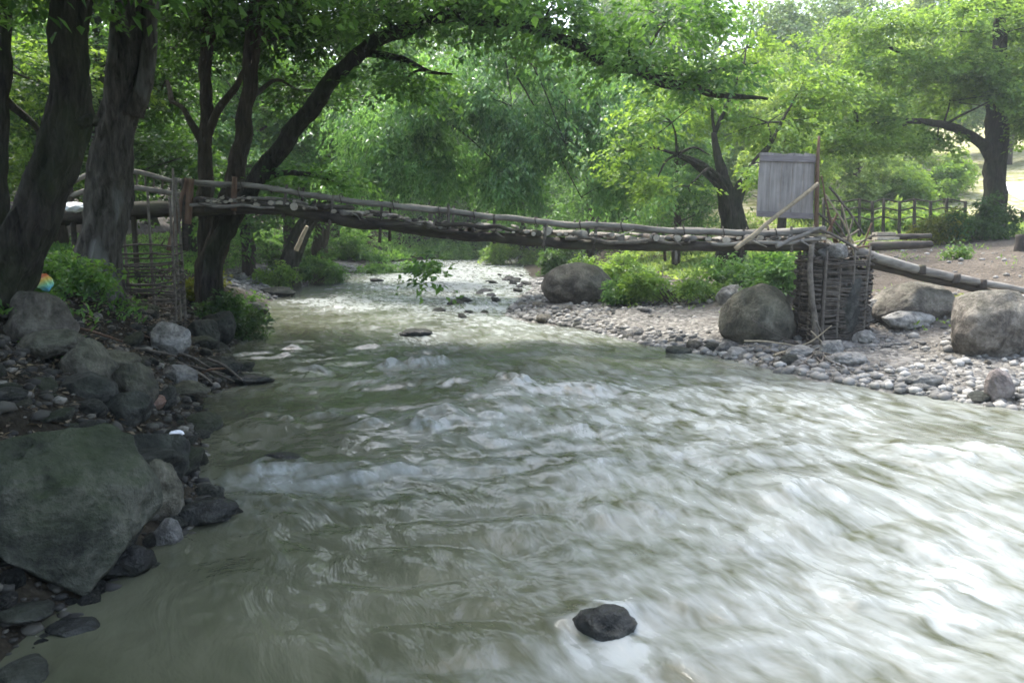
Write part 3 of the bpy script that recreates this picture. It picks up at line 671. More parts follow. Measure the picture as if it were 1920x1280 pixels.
make_tree("slim dark forked tree behind the left end of the bridge", [(392, 500, 15.5), (386, 380, 15.5), (383, 290, 15.5), (386, 180, 15.5), (389, 60, 15.5), (393, -120, 15.5)], [.19, .155, .135, .12, .115, .09], BARK_BROWN,
    [Lb(390, -100, 15.5, 2.2, 2, .9), Lb(330, 90, 17, 1.8, 1.2, .6), Lb(430, 60, 16.5, 1.6, 1.2, .6), Lb(300, 170, 17.5, 1.2, 1, .5)], LEAF['deep'], 520, 26, .12, 15,
    limbs=[([(384, 275, 15.5), (362, 235, 15.5), (345, 205, 15.5), (322, 190, 15.6)], [.09, .07, .05, .03]), ([(390, 255, 15.5), (410, 205, 15.4), (440, 165, 15.3), (470, 120, 15.3)], [.09, .075, .06, .04])])
make_tree("straight brown tree just right of the forked tree behind the bridge", [(395, 510, 14.6), (425, 400, 14.6), (445, 310, 14.6), (462, 190, 14.6), (474, 80, 14.6), (482, -40, 14.6), (490, -200, 14.6)], [.23, .18, .15, .135, .125, .115, .09], BARK_BROWN,
    [Lb(480, -150, 14.5, 2.4, 2, .9), Lb(560, 60, 15.5, 1.6, 1.2, .5), Lb(620, 0, 14.5, 2, 1.6, .6), Lb(420, 20, 15.8, 1.6, 1.2, .6), Lb(560, 170, 16.5, 1.2, 1.0, .4)], LEAF['deep'], 750, 26, .12, 17)
make_tree("bowed dark tree arching from the left bank over the bridge and river", [(400, 500, 14.2), (448, 390, 14.2), (500, 312, 14.1), (558, 240, 14.0), (612, 165, 13.8), (668, 102, 13.6), (740, 60, 13.4), (850, 35, 13.2), (1000, 55, 13.0), (1110, 100, 12.9), (1210, 145, 12.8), (1330, 172, 12.7), (1440, 188, 12.6)],
    [.17, .155, .145, .14, .13, .125, .115, .1, .09, .085, .075, .06, .02], BARK_DARK,
    [Lb(700, 20, 13.2, 1.2, 1.0, .4), Lb(850, 10, 13, 1.5, 1.2, .45), Lb(1020, 40, 12.9, 1.2, 1.2, .4), Lb(1180, 110, 12.8, 1.0, 1, .35), Lb(1330, 150, 12.7, .9, .9, .3), Lb(930, -120, 13.3, 2, 1.6, .7), Lb(760, 150, 13.7, 1.0, .9, .35), Lb(1250, 40, 13.2, 1.2, 1.2, .4), Lb(600, 330, 14.6, 1.0, .8, .25, .7), Lb(812, 498, 12.6, .2, .18, .34, 1.6)],
    LEAF['mid'], 820, 24, .11, 21, limbs=[([(650, 118, 13.65), (700, 100, 13.6), (750, 112, 13.5), (800, 132, 13.5), (850, 140, 13.5)], [.07, .06, .05, .035, .015]),
        ([(470, 350, 14.1), (530, 325, 14.3), (600, 330, 14.6), (650, 352, 14.8)], [.07, .05, .04, .02]), ([(1210, 145, 12.8), (1300, 140, 12.7), (1380, 125, 12.6), (1420, 118, 12.6)], [.03, .025, .02, .01])], sides=14)
# unseen big trees beside the viewpoint, added to shade the near left bank
for (x, y, sd) in ((-6.2, 2.6, 91), (-5.2, -4.5, 92), (-7.5, 7.0, 93)):
    gz = h1(x, y); rq = np.random.RandomState(sd)
    make_tree("tall unseen tree added to shade the near left bank beside the viewpoint", [(x, y, gz), (x + .1, y, gz + 2), (x + .5, y - .1, gz + 4), (x + .9, y, gz + 6), (x + 1, y, gz + 8)], [.3, .26, .22, .17, .08], BARK_DARK,
        [(x + 1.2 + math.cos(a) * 2.3, y + math.sin(a) * 2.3, gz + 4.6 + rq.rand() * 2.6, 1.9, 1.9, .75) for a in np.arange(7) * .9], LEAF['mid'], 1500, 22, .15, sd, raw=True, group="unseen trees shading the near left bank")
# hanging spray over the water comes with the arch tree
# ---- trees across the river behind the bridge
make_tree("drooping blue green tree hanging over the middle of the river behind the bridge", [(540, 500, 25), (575, 420, 25), (650, 330, 24.5), (780, 220, 23.5), (940, 100, 22.5), (1000, 20, 22)], [.3, .26, .22, .18, .13, .06], BARK_DARK,
    [Lb(720, 240, 22, 1.9, 1.6, 1.0), Lb(840, 180, 21.5, 1.8, 1.6, 1.1), Lb(960, 200, 21, 1.9, 1.6, 1.3), Lb(1060, 270, 20.5, 1.6, 1.4, 1.2), Lb(1150, 220, 21, 1.5, 1.4, 1.2), Lb(820, 310, 22.5, 1.8, 1.4, .9), Lb(960, 340, 21.5, 1.3, 1.2, .8), Lb(1090, 370, 21, .9, 1.0, .6), Lb(1000, 90, 22, 2.2, 1.8, 1), Lb(1190, 330, 20, .9, .9, .6), Lb(680, 330, 23, 1.2, 1.2, .6)],
    LEAF['blue'], 3300, 26, .14, 33, wr=.35, aspect=.42, droop=.5, hang=.35, gap=-.25, gapf=.7)
make_tree("bright green tree filling the gap left of the drooping tree", [(600, 470, 30), (610, 380, 30), (620, 250, 30), (640, 100, 30)], [.3, .25, .2, .1], BARK_BROWN,
    [Lb(560, 300, 27, 2.2, 1.8, 1.2), Lb(660, 220, 28, 2.4, 2, 1.4), Lb(500, 200, 28, 2.4, 2, 1.4), Lb(620, 100, 29, 3, 2.4, 1.5), Lb(760, 320, 28, 2, 1.6, 1), Lb(740, 120, 29, 2.6, 2, 1.4)],
    LEAF['mid'], 1500, 24, .17, 35, gap=-.3)
make_tree("gnarled dark tree with a spreading forked trunk left of the board", [(1372, 520, 19), (1378, 430, 19), (1370, 385, 19), (1352, 345, 19), (1315, 312, 19), (1270, 290, 18.8)], [.36, .28, .24, .16, .1, .05], BARK_DARK,
    [Lb(1260, 230, 18.5, 1.4, 1.3, .7), Lb(1330, 160, 19, 1.8, 1.5, .8), Lb(1440, 230, 19, 1.4, 1.3, .6), Lb(1180, 290, 18.5, .9, 1, .5), Lb(1500, 170, 19.5, 1.5, 1.3, .6), Lb(1400, 90, 20, 2.2, 1.6, .9), Lb(1230, 340, 18.5, .7, .8, .4), Lb(1330, 290, 18.0, .8, .6, .3), Lb(1425, 320, 17.6, .6, .5, .3), Lb(1290, 350, 17.8, .5, .5, .25)],
    LEAF['fresh'], 1350, 26, .12, 41, limbs=[([(1372, 395, 19), (1392, 345, 19), (1420, 300, 19), (1445, 270, 19)], [.19, .13, .08, .05]), ([(1366, 370, 19), (1350, 310, 19.1), (1340, 250, 19.2)], [.16, .11, .06])], droop=.3, flat=.2, gap=-.3, rough=.4)
make_tree("wide layered tree with a dark straight trunk at the right edge", [(1862, 470, 24), (1862, 400, 24), (1866, 310, 24), (1868, 230, 24), (1872, 120, 24), (1880, 0, 24)], [.5, .33, .3, .28, .22, .12], BARK_DARK,
    [Lb(1600, 265, 22.5, 1.5, 1.5, .38), Lb(1700, 235, 23, 1.8, 1.6, .45), Lb(1780, 190, 23.5, 2, 1.7, .5), Lb(1580, 190, 22.5, 1.4, 1.4, .38), Lb(1680, 130, 23, 2, 1.7, .5), Lb(1860, 140, 23, 2.2, 1.8, .6), Lb(1950, 230, 23.5, 1.6, 1.6, .6), Lb(1800, 60, 23.5, 2.4, 1.9, .6), Lb(1920, 30, 24, 2.2, 1.8, .7), Lb(1640, 60, 23, 1.8, 1.6, .5), Lb(1760, 262, 23, 1.2, 1.2, .3), Lb(1990, 130, 24, 2, 2, .7), Lb(1868, 185, 22.8, 1.2, .8, .35), Lb(1840, 120, 22.6, 1.3, .8, .4), Lb(1890, 60, 22.8, 1.3, .8, .45), Lb(1860, 10, 23, 1.4, .9, .45)],
    LEAF['fresh'], 3100, 26, .125, 45, limbs=[([(1866, 300, 24), (1830, 262, 23.8), (1770, 235, 23.4), (1690, 225, 23), (1610, 235, 22.6)], [.2, .15, .11, .07, .03]), ([(1868, 240, 24), (1920, 200, 24), (1980, 180, 24)], [.15, .1, .05]), ([(1868, 200, 24), (1800, 140, 23.6), (1700, 100, 23.2), (1640, 80, 23)], [.14, .1, .07, .03])],
    droop=.2, flat=.12, gap=-.28, rough=.18)

# ---- background trees: three kinds copied over the slopes
def proto_tree(seed, hgt, matk, bark, nspray, leaf, flat=.35):
    r = np.random.RandomState(seed); root = empty("tree", (0, 0, 0))
    lobes = []
    for k in range(11):
        z = hgt * (.22 + .72 * (k + .5) / 11); a = k * 2.4 + r.rand(); q = hgt * .26 * math.sin(math.pi * min(1, (.25 + .75 * (k + .5) / 11))) + .3
        lobes.append((math.cos(a) * q * .8, math.sin(a) * q * .8, z, hgt * .17, hgt * .17, hgt * .11))
    V, t_, c_ = sprays(lobes, nspray, 22, leaf, seed, flat=flat, gap=-.35, gapf=.6, twig=.9)
    mb = MB(); tp = [(0, 0, -.4), (.1, 0, hgt * .3), (-.1, .1, hgt * .6), (0, 0, hgt * .9)]
    mb.add(*tube(tp, [.3, .24, .16, .04], 9, 24, seed, .2, .05))
    for lo in lobes:
        mb.add(*tube([(0, 0, lo[2] - hgt * .08), np.array(lo[:3])], [.07, .02], 5, 5, seed))
    mb.build("trunk", bark, root); crown_obj(V, t_, matk, root); return root
protos = [proto_tree(201, 10, LEAF['hill'], BARK_BROWN, 900, .24), proto_tree(211, 9, LEAF['pale'], BARK_BROWN, 850, .24), proto_tree(221, 10, LEAF['deep'], BARK_DARK, 900, .2), proto_tree(231, 9, LEAF['mid'], BARK_BROWN, 900, .2), proto_tree(241, 9, LEAF['blue'], BARK_BROWN, 900, .22)]
used = set(); rb = np.random.RandomState(17)
def place_tree(k, x, y, sc, label, group):
    o = protos[k]
    if k in used: o = copy_tree(o)
    used.add(k); o.location = (x, y, h1(x, y) - .1); o.scale = (sc, sc, sc * (.9 + .25 * rb.rand())); o.rotation_euler = (0, 0, rb.rand() * 6.28)
    tag(o, label, "tree", group)
# shady wood left of the river
for (x, y, k, s) in [(-9.5, 19, 2, .8), (-13, 23, 3, .9), (-8.5, 26, 3, .8), (-17, 19, 2, 1.), (-12, 30, 2, 1.), (-19, 29, 3, 1.1), (-10, 36, 4, 1.), (-24, 24, 2, 1.1), (-17, 38, 3, 1.2), (-25, 38, 2, 1.3), (-13.5, 16.5, 2, .8), (-9.5, 43, 3, 1.1)]:
    place_tree(k, x, y, s, "shaded green tree in the wood behind the left end of the bridge", "trees of the shady left wood")
for (x, y, k, s) in [(-5, 50, 3, 1.1), (-1, 54, 4, 1.2), (3, 57, 0, 1.2), (-8, 56, 3, 1.3), (2, 48, 4, .9), (6, 40, 4, .9), (3.2, 33, 3, .65), (7.5, 33, 0, .75), (5.5, 27, 3, .55), (9, 46, 0, 1.2), (-3, 66, 0, 1.5), (8, 66, 0, 1.5), (0.5, 40.5, 3, .7)]:
    place_tree(k, x, y, s, "green tree closing the view upstream beyond the bridge", "trees upstream beyond the bridge")
for (x, y, k, s) in [(14, 44, 0, .9), (18, 52, 1, .85), (12, 55, 0, 1.0), (23, 50, 1, .9), (28, 46, 0, .9), (16, 62, 0, .85), (26, 62, 1, .85), (34, 56, 0, 1.0), (12.5, 38, 1, .7), (10, 30, 1, .6), (21, 72, 0, .95), (33, 70, 0, 1.0), (11, 70, 0, 1.15), (42, 62, 1, 1.2), (47, 74, 0, 1.3), (27, 78, 1, 1.0), (16.5, 57, 4, 1.25), (20, 63, 0, 1.35), (24, 66, 4, 1.2), (13.5, 61, 0, 1.25), (14.5, 34, 1, .6), (18, 43, 1, .8), (22, 57, 0, 1.3), (18.5, 66, 4, 1.4), (28, 56, 1, 1.2), (19.5, 49, 0, 1.0)]:
    place_tree(k, x, y, s, "pale sunlit tree on the slope behind the fence", "pale trees on the right slope")

# ---- bushes
def bush(px, py, Y, w_, h_, mat, label, seed, n=160, leaf=.09, per=22, group=None, name="bush", cat="bush", aspect=.5, droop=.3, dep=None, gap=-.5):
    g = P(px, py, Y); z = h1(g[0], g[1]); root = empty(name, (g[0], g[1], z), label, cat, group)
    dep = dep or w_ * .7; r = np.random.RandomState(seed); lobes = []
    for k in range(10):
        a = r.rand() * 6.28; q = .42 * math.sqrt(r.rand())
        lobes.append((g[0] + math.cos(a) * q * w_, g[1] + math.sin(a) * q * dep, z + h_ * (.2 + .6 * r.rand() * (1.15 - q * 1.6)), w_ * (.13 + .1 * r.rand()), dep * .2, h_ * (.16 + .14 * r.rand())))
    V, t_, c_ = sprays(lobes, n, per, leaf, seed, droop=droop, aspect=aspect, flat=.5, gap=gap, twig=.3, shell=.4)
    k = V.reshape(-1, 4, 3)[:, :, 2].min(1) > z - .05
    V = V.reshape(-1, 4, 3)[k].reshape(-1, 3); t_ = t_[k]
    mb = MB()
    for q in c_[r.randint(0, len(c_), 14)]:
        b0 = np.array([g[0] + r.normal() * .1 * w_, g[1] + r.normal() * .1 * dep, z - .05])
        mb.add(*tube([b0, (b0 + q) / 2 + np.array([0, 0, .1 * h_]), q], [.014, .01, .004], 5, 6, seed))
    mb.build("stems", BARK_BROWN, root); crown_obj(V, t_, mat, root, "foliage"); return root
bush(1270, 560, 17.5, 2.2, .95, LEAF['fresh'], "bright green fern-like bush under the right half of the bridge", 301, 240)
bush(1390, 560, 17.8, 2.5, 1.2, LEAF['mid'], "large bright green bush behind the big olive boulder", 303, 300)
bush(1455, 560, 16.2, 1.1, 1.1, LEAF['mid'], "darker green bush in the shade beside the wicker pier", 305, 170)
bush(1165, 565, 18.3, .9, .75, LEAF['mid'], "small dark green clump growing on the right flank of the domed boulder", 307, 130)
bush(1160, 500, 24, 2.4, 1.1, LEAF['fresh'], "yellow green shrub seen under the middle of the bridge", 309, 200, .1)
bush(960, 490, 40, 3.2, 1.6, LEAF['fresh'], "distant yellow green shrub on the far bank under the bridge", 311, 200, .15)
bush(1060, 495, 30, 1.8, 1.5, LEAF['deep'], "dark green shrub at the bend of the river beyond the bridge", 313, 200, .12)
bush(850, 480, 46, 4, 1.6, LEAF['mid'], "distant low shrub at the head of the rapid", 315, 200, .16)
bush(590, 497, 27, 1.9, 1.2, LEAF['mid'], "leafy green bush on the far left spit under the bridge", 317, 260, .11)
bush(640, 478, 38, 4.0, 1.5, LEAF['mid'], "broad green thicket on the far left bank behind the shingle spit", 341, 300, .15)
bush(560, 475, 30, 2.5, 1.5, LEAF['deep'], "dark thicket at the back of the left shingle spit", 343, 220, .13)
bush(730, 490, 33, 3.0, 1.3, LEAF['mid'], "spreading green bush further up the far left bank", 319, 240, .13)
bush(520, 488, 24, 1.2, .8, LEAF['fresh'], "yellowish low shrub above the shingle of the far left spit", 321, 110, .1)
bush(1830, 470, 22, 1.9, 1.25, LEAF['deep'], "dark round bush at the foot of the wide layered tree", 323, 320, .1)
bush(1755, 470, 22, 1.1, 1.15, LEAF['gold'], "golden yellow bush left of the dark round bush", 325, 170, .1)
for i, (px, py, Y, w_, h_, m_) in enumerate([(1690, 400, 40, 4, 4.2, 'pale'), (1610, 400, 39, 4, 4.5, 'fresh'), (1765, 400, 36, 2.6, 2.6, 'fresh'), (1580, 400, 33, 3, 2.6, 'pale'), (1650, 400, 36, 3.5, 3, 'pale'), (1720, 400, 34, 3, 2.4, 'fresh'), (1770, 380, 38, 3, 2.6, 'pale'), (1610, 430, 29, 2.2, 1.3, 'fresh'), (1690, 430, 30, 2.4, 1.3, 'pale'), (1740, 430, 29, 2, 1.0, 'fresh')]):
    bush(px, py, Y, w_, h_, LEAF[m_], "sunlit yellow green shrub on the meadow slope behind the fence", 331 + i, 220, .16, group="sunlit shrubs behind the fence")
bush(150, 555, 10.8, .8, .55, LEAF['fresh'], "light green leafy plant at the foot of the stout grey tree", 351, 55, .08, cat="plant", name="plant")
bush(120, 560, 10.2, 1.15, .65, LEAF['mid'], "ragged green undergrowth between the two big left trunks", 353, 75, .085)
bush(180, 500, 12.3, 1.5, .8, LEAF['deep'], "dark undergrowth behind the stout grey tree", 355, 110, .09)
bush(60, 470, 9.0, .5, .9, LEAF['mid'], "leafy ivy shoots growing at the leaning trunk", 357, 70, .07, cat="plant", name="plant")
bush(425, 545, 14.2, 1.3, .8, LEAF['deep'], "dark green undergrowth under the left end of the bridge", 359, 200, .09)
bush(440, 545, 15.5, .9, .7, LEAF['mid'], "leafy shrub overhanging the left water edge under the bridge", 361, 140, .09)
bush(350, 480, 15.4, 1.2, .9, LEAF['gold'], "yellow leaved sapling in the gap under the left bridge end", 363, 80, .1)
bush(1810, 600, 13.5, .4, .3, LEAF['gold'], "small yellowish weed between the tan boulder and the right boulder", 365, 24, .06, cat="plant", name="plant")
bush(1800, 510, 17, .6, .5, LEAF['fresh'], "small green weed growing on the bare dirt slope", 367, 26, .08, cat="plant", name="plant")
# drooping yellow blade leaves on the near boulder
def blade_plant():
    g = P(262, 900, 4.75); root = empty("plant", g, "yellow green strap leaved plant hanging down the near mossy boulder", "plant")
    r = np.random.RandomState(4)
    for k in range(9):
        a = g + r.normal(size=3) * .012; sx_ = r.normal() * .05; L = .1 + .2 * r.rand(); W = .004 + .004 * r.rand()
        t = np.linspace(0, 1, 9)[:, None]; ctr = a + np.array([1, 0, 0]) * sx_ * t + np.array([0, -.07, 0]) * np.sin(t * 2.2) + np.array([0, 0, 1]) * (.05 * np.sin(t * 2.6) - L * t ** 1.6)
        w_ = W * (np.sin(np.clip(t, .06, .97) * math.pi) ** .6); tw = np.array([math.cos(k), math.sin(k) * .6, .1])
        V = np.vstack([ctr - tw * w_, ctr + tw * w_]); Q = [[i, i + 1, i + 10, i + 9] for i in range(8)]
        MB().add(V, Q).build("leaf", LEAF['gold'], root, face_attr={"tint": np.full(8, .1 + .5 * r.rand())})
blade_plant()
# grass and low weeds on the left bank: nobody could count them
def ground_cover(name, n, xy, leaf, mat, label, seed):
    r = np.random.RandomState(seed); p = np.array([xy() for _ in range(n)]); z = H(p[:, 0], p[:, 1])
    m = 7; pos = np.repeat(np.stack([p[:, 0], p[:, 1], z], 1), m, 0); N = len(pos)
    pos += r.normal(size=(N, 3)) * np.array([.09, .09, .03]) + np.array([0, 0, .05])
    d = norm(np.stack([r.normal(size=N), r.normal(size=N), .6 + .5 * r.rand(N)], 1)); nn = norm(np.stack([r.normal(size=N) * .5, r.normal(size=N) * .5, np.ones(N)], 1))
    L = leaf * (.6 + .9 * r.rand(N)); V = leaf_arrays(pos, d, nn, L, L * .4)
    o = np_mesh(name, V, [np.arange(len(V)).reshape(-1, 4)], mat, None, False, face_attr={"tint": r.rand(N)})
    tag(o, label, "ground cover", kind="stuff")
def farbank():
    y = 40 + 18 * rs.rand(); return XL(y) - .2 - 9 * rs.rand() ** 1.5, y
ground_cover("bank_weeds", 3000, farbank, .22, LEAF['mid'], "low green weeds on the far bank upstream of the bridge", 64)
def lc():
    y = 7.5 + 34 * rs.rand(); return XL(y) - 1.3 - (1.2 if y > 20 else 0) - 5.5 * rs.rand(), y
ground_cover("undergrowth", 5200, lc, .09, LEAF['mid'], "low leafy undergrowth on the shady left bank", 61)
def rc():
    y = 22 + 14 * rs.rand(); return XR(y) + 4 + 14 * rs.rand(), y
ground_cover("meadow_grass", 3500, rc, .16, LEAF['pale'], "sunlit grass and weeds behind the fence", 62)
def dirt_xy():
    y = 11 + 14 * rs.rand(); return XR(y) + 2.2 + 9 * rs.rand(), y
pebbles("dirt_stones", 1500, dirt_xy, .01, .07, PEB_R, "small stones and crumbs strewn over the brown dirt slope", seed=14)
ground_cover("dirt_weeds", 260, dirt_xy, .07, LEAF['fresh'], "sparse low weeds on the brown dirt slope", 65)
def litter():
    y = 4 + 11 * rs.rand(); return XL(y) - .25 - 2.2 * rs.rand(), y
m_, t_, b_, o_ = new_mat("dead_leaf"); t_.links.new(mixc(t_, attr(t_, "tint"), (.05, .035, .02), (.22, .17, .1)), b_.inputs["Base Color"])
LITTER = m_
def leaf_litter(n):
    r = np.random.RandomState(71); p = np.array([litter() for _ in range(n)]); z = H(p[:, 0], p[:, 1]) + .015
    d = norm(np.stack([r.normal(size=n), r.normal(size=n), r.normal(size=n) * .25], 1)); nn = norm(np.stack([r.normal(size=n) * .3, r.normal(size=n) * .3, np.ones(n)], 1))
    L = .04 + .05 * r.rand(n); V = leaf_arrays(np.stack([p[:, 0], p[:, 1], z], 1), d, nn, L, L * .5)
    tag(np_mesh("leaf_litter", V, [np.arange(len(V)).reshape(-1, 4)], LITTER, None, False, face_attr={"tint": r.rand(n)}), "dead leaves strewn over the left bank", "leaf litter", kind="stuff")
leaf_litter(3600)

# ------------------------------------------------------------------ the bridge
def YB(px): return float(np.interp(px, [330, 1535], [13.5, 12.75]))
def build_bridge():
    r = np.random.RandomState(8)
    o0 = P(930, 450, YB(930)); root = empty("footbridge", o0, "rustic log footbridge with low pole rails spanning the river", "footbridge")
    low = [(350, 392), (480, 388), (600, 405), (700, 419), (860, 439), (1000, 451), (1200, 459), (1400, 460), (1545, 458)]
    for off in (0, .48, .96):
        pts = [P(x, y, YB(x)) + np.array([0, off, -.015]) for x, y in low]
        MB().add(*tube(pts, [.09, .085, .078, .075], 10, 60, int(off * 10), .16, .03)).build("beam", LOG_DARK, root)
    deck = [(350, 380), (480, 375), (600, 391), (700, 405), (860, 425), (1000, 438), (1200, 446), (1400, 449), (1540, 446)]
    dx = np.array([q[0] for q in deck]); dy = np.array([q[1] for q in deck])
    px = 352.
    while px < 1535:
        rad = .026 + .055 * r.rand() ** 1.5; step = rad * 2 * 1495 / 13 * (.8 + .7 * r.rand() ** 2)
        y_ = np.interp(px, dx, dy) + r.normal() * 3.2
        a = P(px, y_, YB(px)); a = a + np.array([0, -.02 - .24 * r.rand(), -.0])
        b_ = a + np.array([r.normal() * .16, 1.3 + .15 * r.rand(), r.normal() * .012])
        fl = .5 + .5 * r.rand()
        def squash(V): V = np.array(V); V[:, 2] = a[2] + (V[:, 2] - a[2]) * fl; return V
        vq = tube([a, (a + b_) / 2, b_], [rad, rad * .96, rad * .9], 8, 5, int(px), .25)
        cp_ = MB().add(squash(vq[0]), vq[1], vq[2]).build("crosspiece", LOG if r.rand() > .45 else LOG_DARK, root)
        V, Q, T = tube([a + np.array([0, -.008, 0]), a + np.array([0, .004, 0])], [rad * .86, rad * .9], 9, 2, 3, .15); V = squash(V)
        # pale sawn end of the crosspiece
        if r.rand() > .3:
            e = np_mesh("sawn_end", V - o0, [T, Q], CUT, None, False); e.parent = cp_
        px += step
    for k, (x0, x1, dy_) in enumerate([(360, 520, 8), (690, 900, 10), (1060, 1290, 8), (1330, 1540, 4), (820, 980, -4)]):
        xs_ = np.linspace(x0, x1, 7); pts = [P(x, np.interp(x, dx, dy) + dy_ + r.normal() * 2.5, YB(x)) + np.array([0, -.2 + .03 * r.normal(), 0]) for x in xs_]
        rad = .022 + .014 * r.rand()
        MB().add(*tube(pts, [rad, rad * 1.1, rad * .7], 7, 50, 30 + k, .2, .03)).build("edge_pole", [LOG, LOG_DARK, TWIG][k % 3], root)
    for k in range(26):
        x = 380 + 1130 * r.rand(); y_ = np.interp(x, dx, dy) - 3 + 8 * r.rand(); L = 12 + 34 * r.rand(); q = r.normal() * .5
        a = P(x, y_, YB(x)) + [0, -.24, 0]; b_ = P(x + L * math.cos(q), y_ + L * math.sin(q) * .6 + 3, YB(x)) + [0, -.2, 0]
        MB().add(*tube([a, (a + b_) / 2 + r.normal(size=3) * .015, b_], [.008 + .014 * r.rand(), .006], 6, 6, k, .25)).build("twig", [TWIG, CUT, TWIG_D, LOG][k % 4], root)
    rail = [(325, 338), (440, 345), (540, 359), (620, 370), (740, 385), (860, 399), (960, 411), (1060, 421), (1200, 428), (1330, 434), (1450, 437), (1545, 434)]
    for off, rr_ in ((0, .05), (1.05, .045)):
        pts = [P(x, y, YB(x)) + np.array([0, off, 0]) for x, y in rail]
        MB().add(*tube(pts, [rr_ * .85, rr_, rr_, rr_ * 1.1], 10, 70, 5 + int(off), .16, .035)).build("rail", LOG, root)
        for i, x in enumerate([440, 535, 625, 715, 838, 925, 1025, 1115, 1265, 1390, 1480]):
            y1 = np.interp(x, [q[0] for q in rail], [q[1] for q in rail]); y2 = np.interp(x, dx, dy) + 26
            a = P(x + r.normal() * 3, y1 - (12 if i % 3 == 1 else 5), YB(x)) + np.array([0, off - .02, 0]); b_ = P(x + r.normal() * 4, y2 + (22 if x in (1265, 715) else 0), YB(x)) + np.array([0, off - .05, 0])
            MB().add(*tube([b_, (a + b_) / 2, a], [.028, .026, .022], 7, 6, i, .1)).build("peg", TWIG_D if i % 2 else TWIG, root)
        for i, x in enumerate(range(470, 1500, 88)):
            x = x + r.normal() * 8; y1 = np.interp(x, [q[0] for q in rail], [q[1] for q in rail]); ctr = P(x, y1, YB(x)) + np.array([0, off, 0])
            a_ = np.linspace(0, 6.28, 13); pts = [ctr + np.array([.012 * math.sin(2 * q), .075 * math.cos(q), .08 * math.sin(q)]) for q in a_]
            MB().add(*tube(pts, [.009, .009], 5, 26)).build("lashing", TWIG_D, root)
    # reddish end posts and left approach rails
    for (x1, y1, x2, y2, rr_, m) in [(352, 335, 318, 470, .055, REDWOOD), (358, 335, 352, 420, .06, REDWOOD), (328, 333, 326, 405, .045, LOG), (440, 332, 438, 395, .045, REDWOOD), (345, 335, 348, 470, .05, LOG_DARK)]:
        a, b_ = P(x1, y1, 13.35), P(x2, y2, 13.3); MB().add(*tube([b_, (a + b_) / 2, a], [rr_, rr_, rr_ * .9], 9, 10, x1, .12)).build("end_post", m, root)
build_bridge()
def approach():
    root = empty("approach_railing", P(240, 400, 13.6), "picket railing leading onto the left end of the bridge behind the stout tree", "railing")
    for (pts, r_) in (([(120, 350), (190, 318), (255, 322), (328, 341)], .04), ([(120, 372), (190, 350), (255, 352), (345, 366)], .045)):
        MB().add(*tube([P(x, y, 13.7) for x, y in pts], [r_, r_], 8, 24, 3, .1)).build("rail", LOG, root)
    for i in range(11):
        x = 160 + i * 16; y1 = np.interp(x, [120, 190, 255, 328], [352, 320, 324, 343]); y2 = np.interp(x, [120, 190, 255, 345], [372, 352, 354, 368])
        MB().add(*tube([P(x, y2, 13.72), P(x + 1, y1, 13.72)], [.016, .014], 6, 3)).build("picket", TWIG, root)
    for x in (130, 245):
        a = P(x, 330, 13.7); b_ = a.copy(); b_[2] = h1(a[0], a[1]) - .2
        MB().add(*tube([b_, a], [.05, .045], 8, 6, x, .1)).build("post", LOG_DARK, root)
    pts = [P(60, 410, 13.4), P(160, 402, 13.4), P(260, 392, 13.4), P(385, 390, 13.45)]
    for off in (0, .5, 1.0): MB().add(*tube([q + np.array([0, off, 0]) for q in pts], [.12, .12], 9, 20, 7, .12)).build("log", LOG_DARK, root)
approach()

